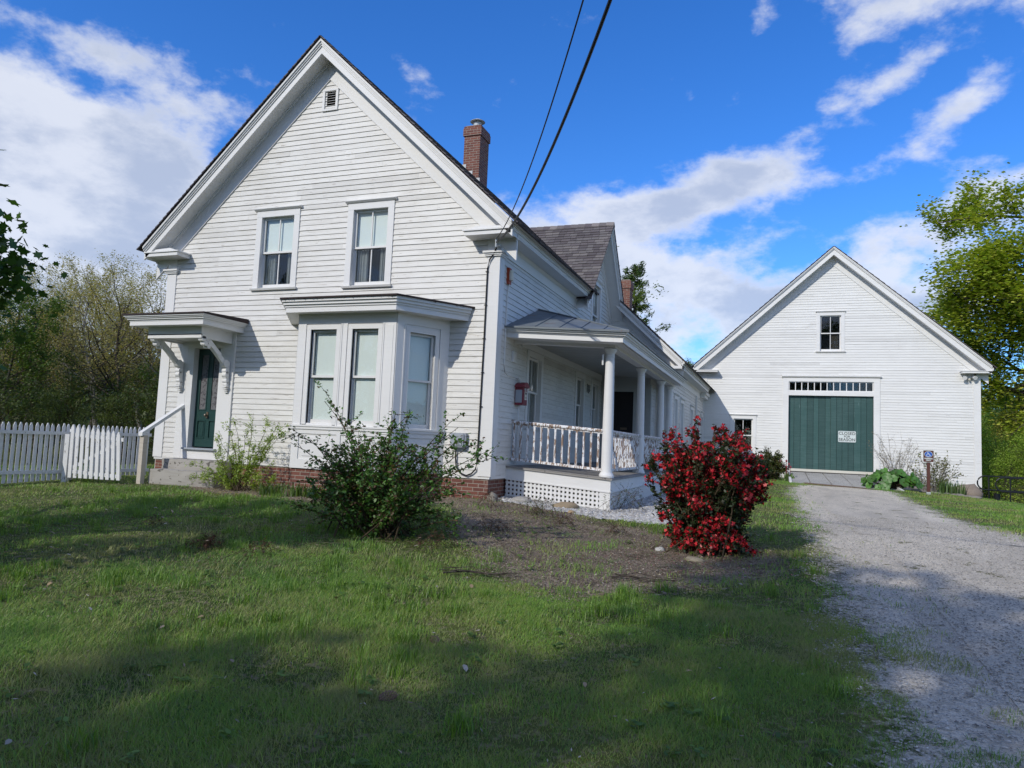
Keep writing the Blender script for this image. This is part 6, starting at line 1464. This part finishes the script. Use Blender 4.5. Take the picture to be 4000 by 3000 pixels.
# reddish weed sprouts and sticks
RW = ((.10, .035, .02), (.14, .05, .03), (.07, .05, .02))
WL = [((1.25, -.95), 'dark red and green sprout nearest the porch lattice', .34, 26), ((.25, -.75), 'low red sprout near the brick corner', .3, 14), ((1.75, -1.3), 'small red sprout in the bare soil before the porch', .2, 10), ((2.5, -1.55), 'thin red sprout midway between porch and red bush', .2, 9), ((1.05, -2.6), 'red sprout right of the dark bush in bare soil', .22, 12), ((.95, -3.95), 'red-leaved sprout in the grass right of the dark bush', .22, 14), ((-1.1, -5.3), 'spreading dark red weed in the mid lawn', .18, 26), ((-.35, -5.35), 'small dark red weed right of the spreading one', .15, 12), ((-4.2, -5.6), 'dark red weed at the left edge of the lawn', .17, 16), ((-2.9, -4.3), 'tiny red sprout in the left lawn', .15, 8), ((2.15, .55), 'green sprout against the side lattice near the corner post', .5, 16), ((2.2, 1.3), 'tall dark sprout halfway along the side lattice', .55, 18)]
for i, ((x, y), lb, h, n) in enumerate(WL):
    r_ = random.Random(500+i); shrub('weed_sprout', (x, y, Tz(x, y)), [(r_.uniform(-.6, .6)*h, r_.uniform(-.6, .6)*h, h*r_.uniform(.5, 1)) for _ in range(n)], .003, .035, 3, RW if i < 10 and i != 0 else ((.05, .10, .02), (.09, .13, .02), (.12, .05, .03)), 'narrow', 600+i, lb, 'weed', .06, 4)
for i, (p0, p1, lb) in enumerate((((1.55, -4.95), (2.25, -4.6), 'grey broken stick lying in the bare soil'), ((3.1, -4.35), (3.75, -4.15), 'bundle of thin dark twigs lying near the red bush'), ((-2.55, -3.1), (-2.3, -3.12), 'short dark stick on the left lawn'))):
    k = MB(); r_ = random.Random(i)
    for q in range(5 if i < 2 else 1):
        a = Vector((p0[0], p0[1], 0)); b = Vector((p1[0], p1[1], 0)); pts = []
        for t in (0, .3, .6, 1): c = a.lerp(b, t)+Vector((r_.gauss(0, .03), r_.gauss(0, .05), 0)); c.z = Tz(c.x, c.y)+.02+r_.uniform(0, .05); pts.append(c)
        k.tube(pts, .010 if q == 0 else .004, 5, .003)
    tag(k.build('fallen_stick', 'bark_dark'), lb, 'stick')
def cone(x, y, lb, seed):
    k = MB(); r_ = random.Random(seed)
    for i in range(9):
        for j in range(8):
            a = j*math.pi/4+i*.4; x_ = -.05+i*.012; rr_ = .022*math.sin(math.pi*(i+1)/10.5)+.004; c = (x_, rr_*math.cos(a), rr_*math.sin(a)+.02); k.hexa([(c[0]-.004, c[1]-.006, c[2]-.003), (c[0]+.010, c[1]*1.5-.004, c[2]+.0), (c[0]+.010, c[1]*1.5+.004, c[2]+.004)], [(c[0]-.004, c[1]-.004, c[2]), (c[0]+.008, c[1]*1.5-.003, c[2]+.004), (c[0]+.008, c[1]*1.5+.005, c[2]+.007)])
    o = k.build('pine_cone', 'old_timber'); o.location = (x, y, Tz(x, y)+.01); o.rotation_euler = (0, 0, seed); tag(o, lb, 'pine cone')
cone(2.55, -7.75, 'brown pine cone lying in the foreground lawn, the lower one', 1); cone(2.35, -6.75, 'brown pine cone lying in the lawn, the upper one', 2)
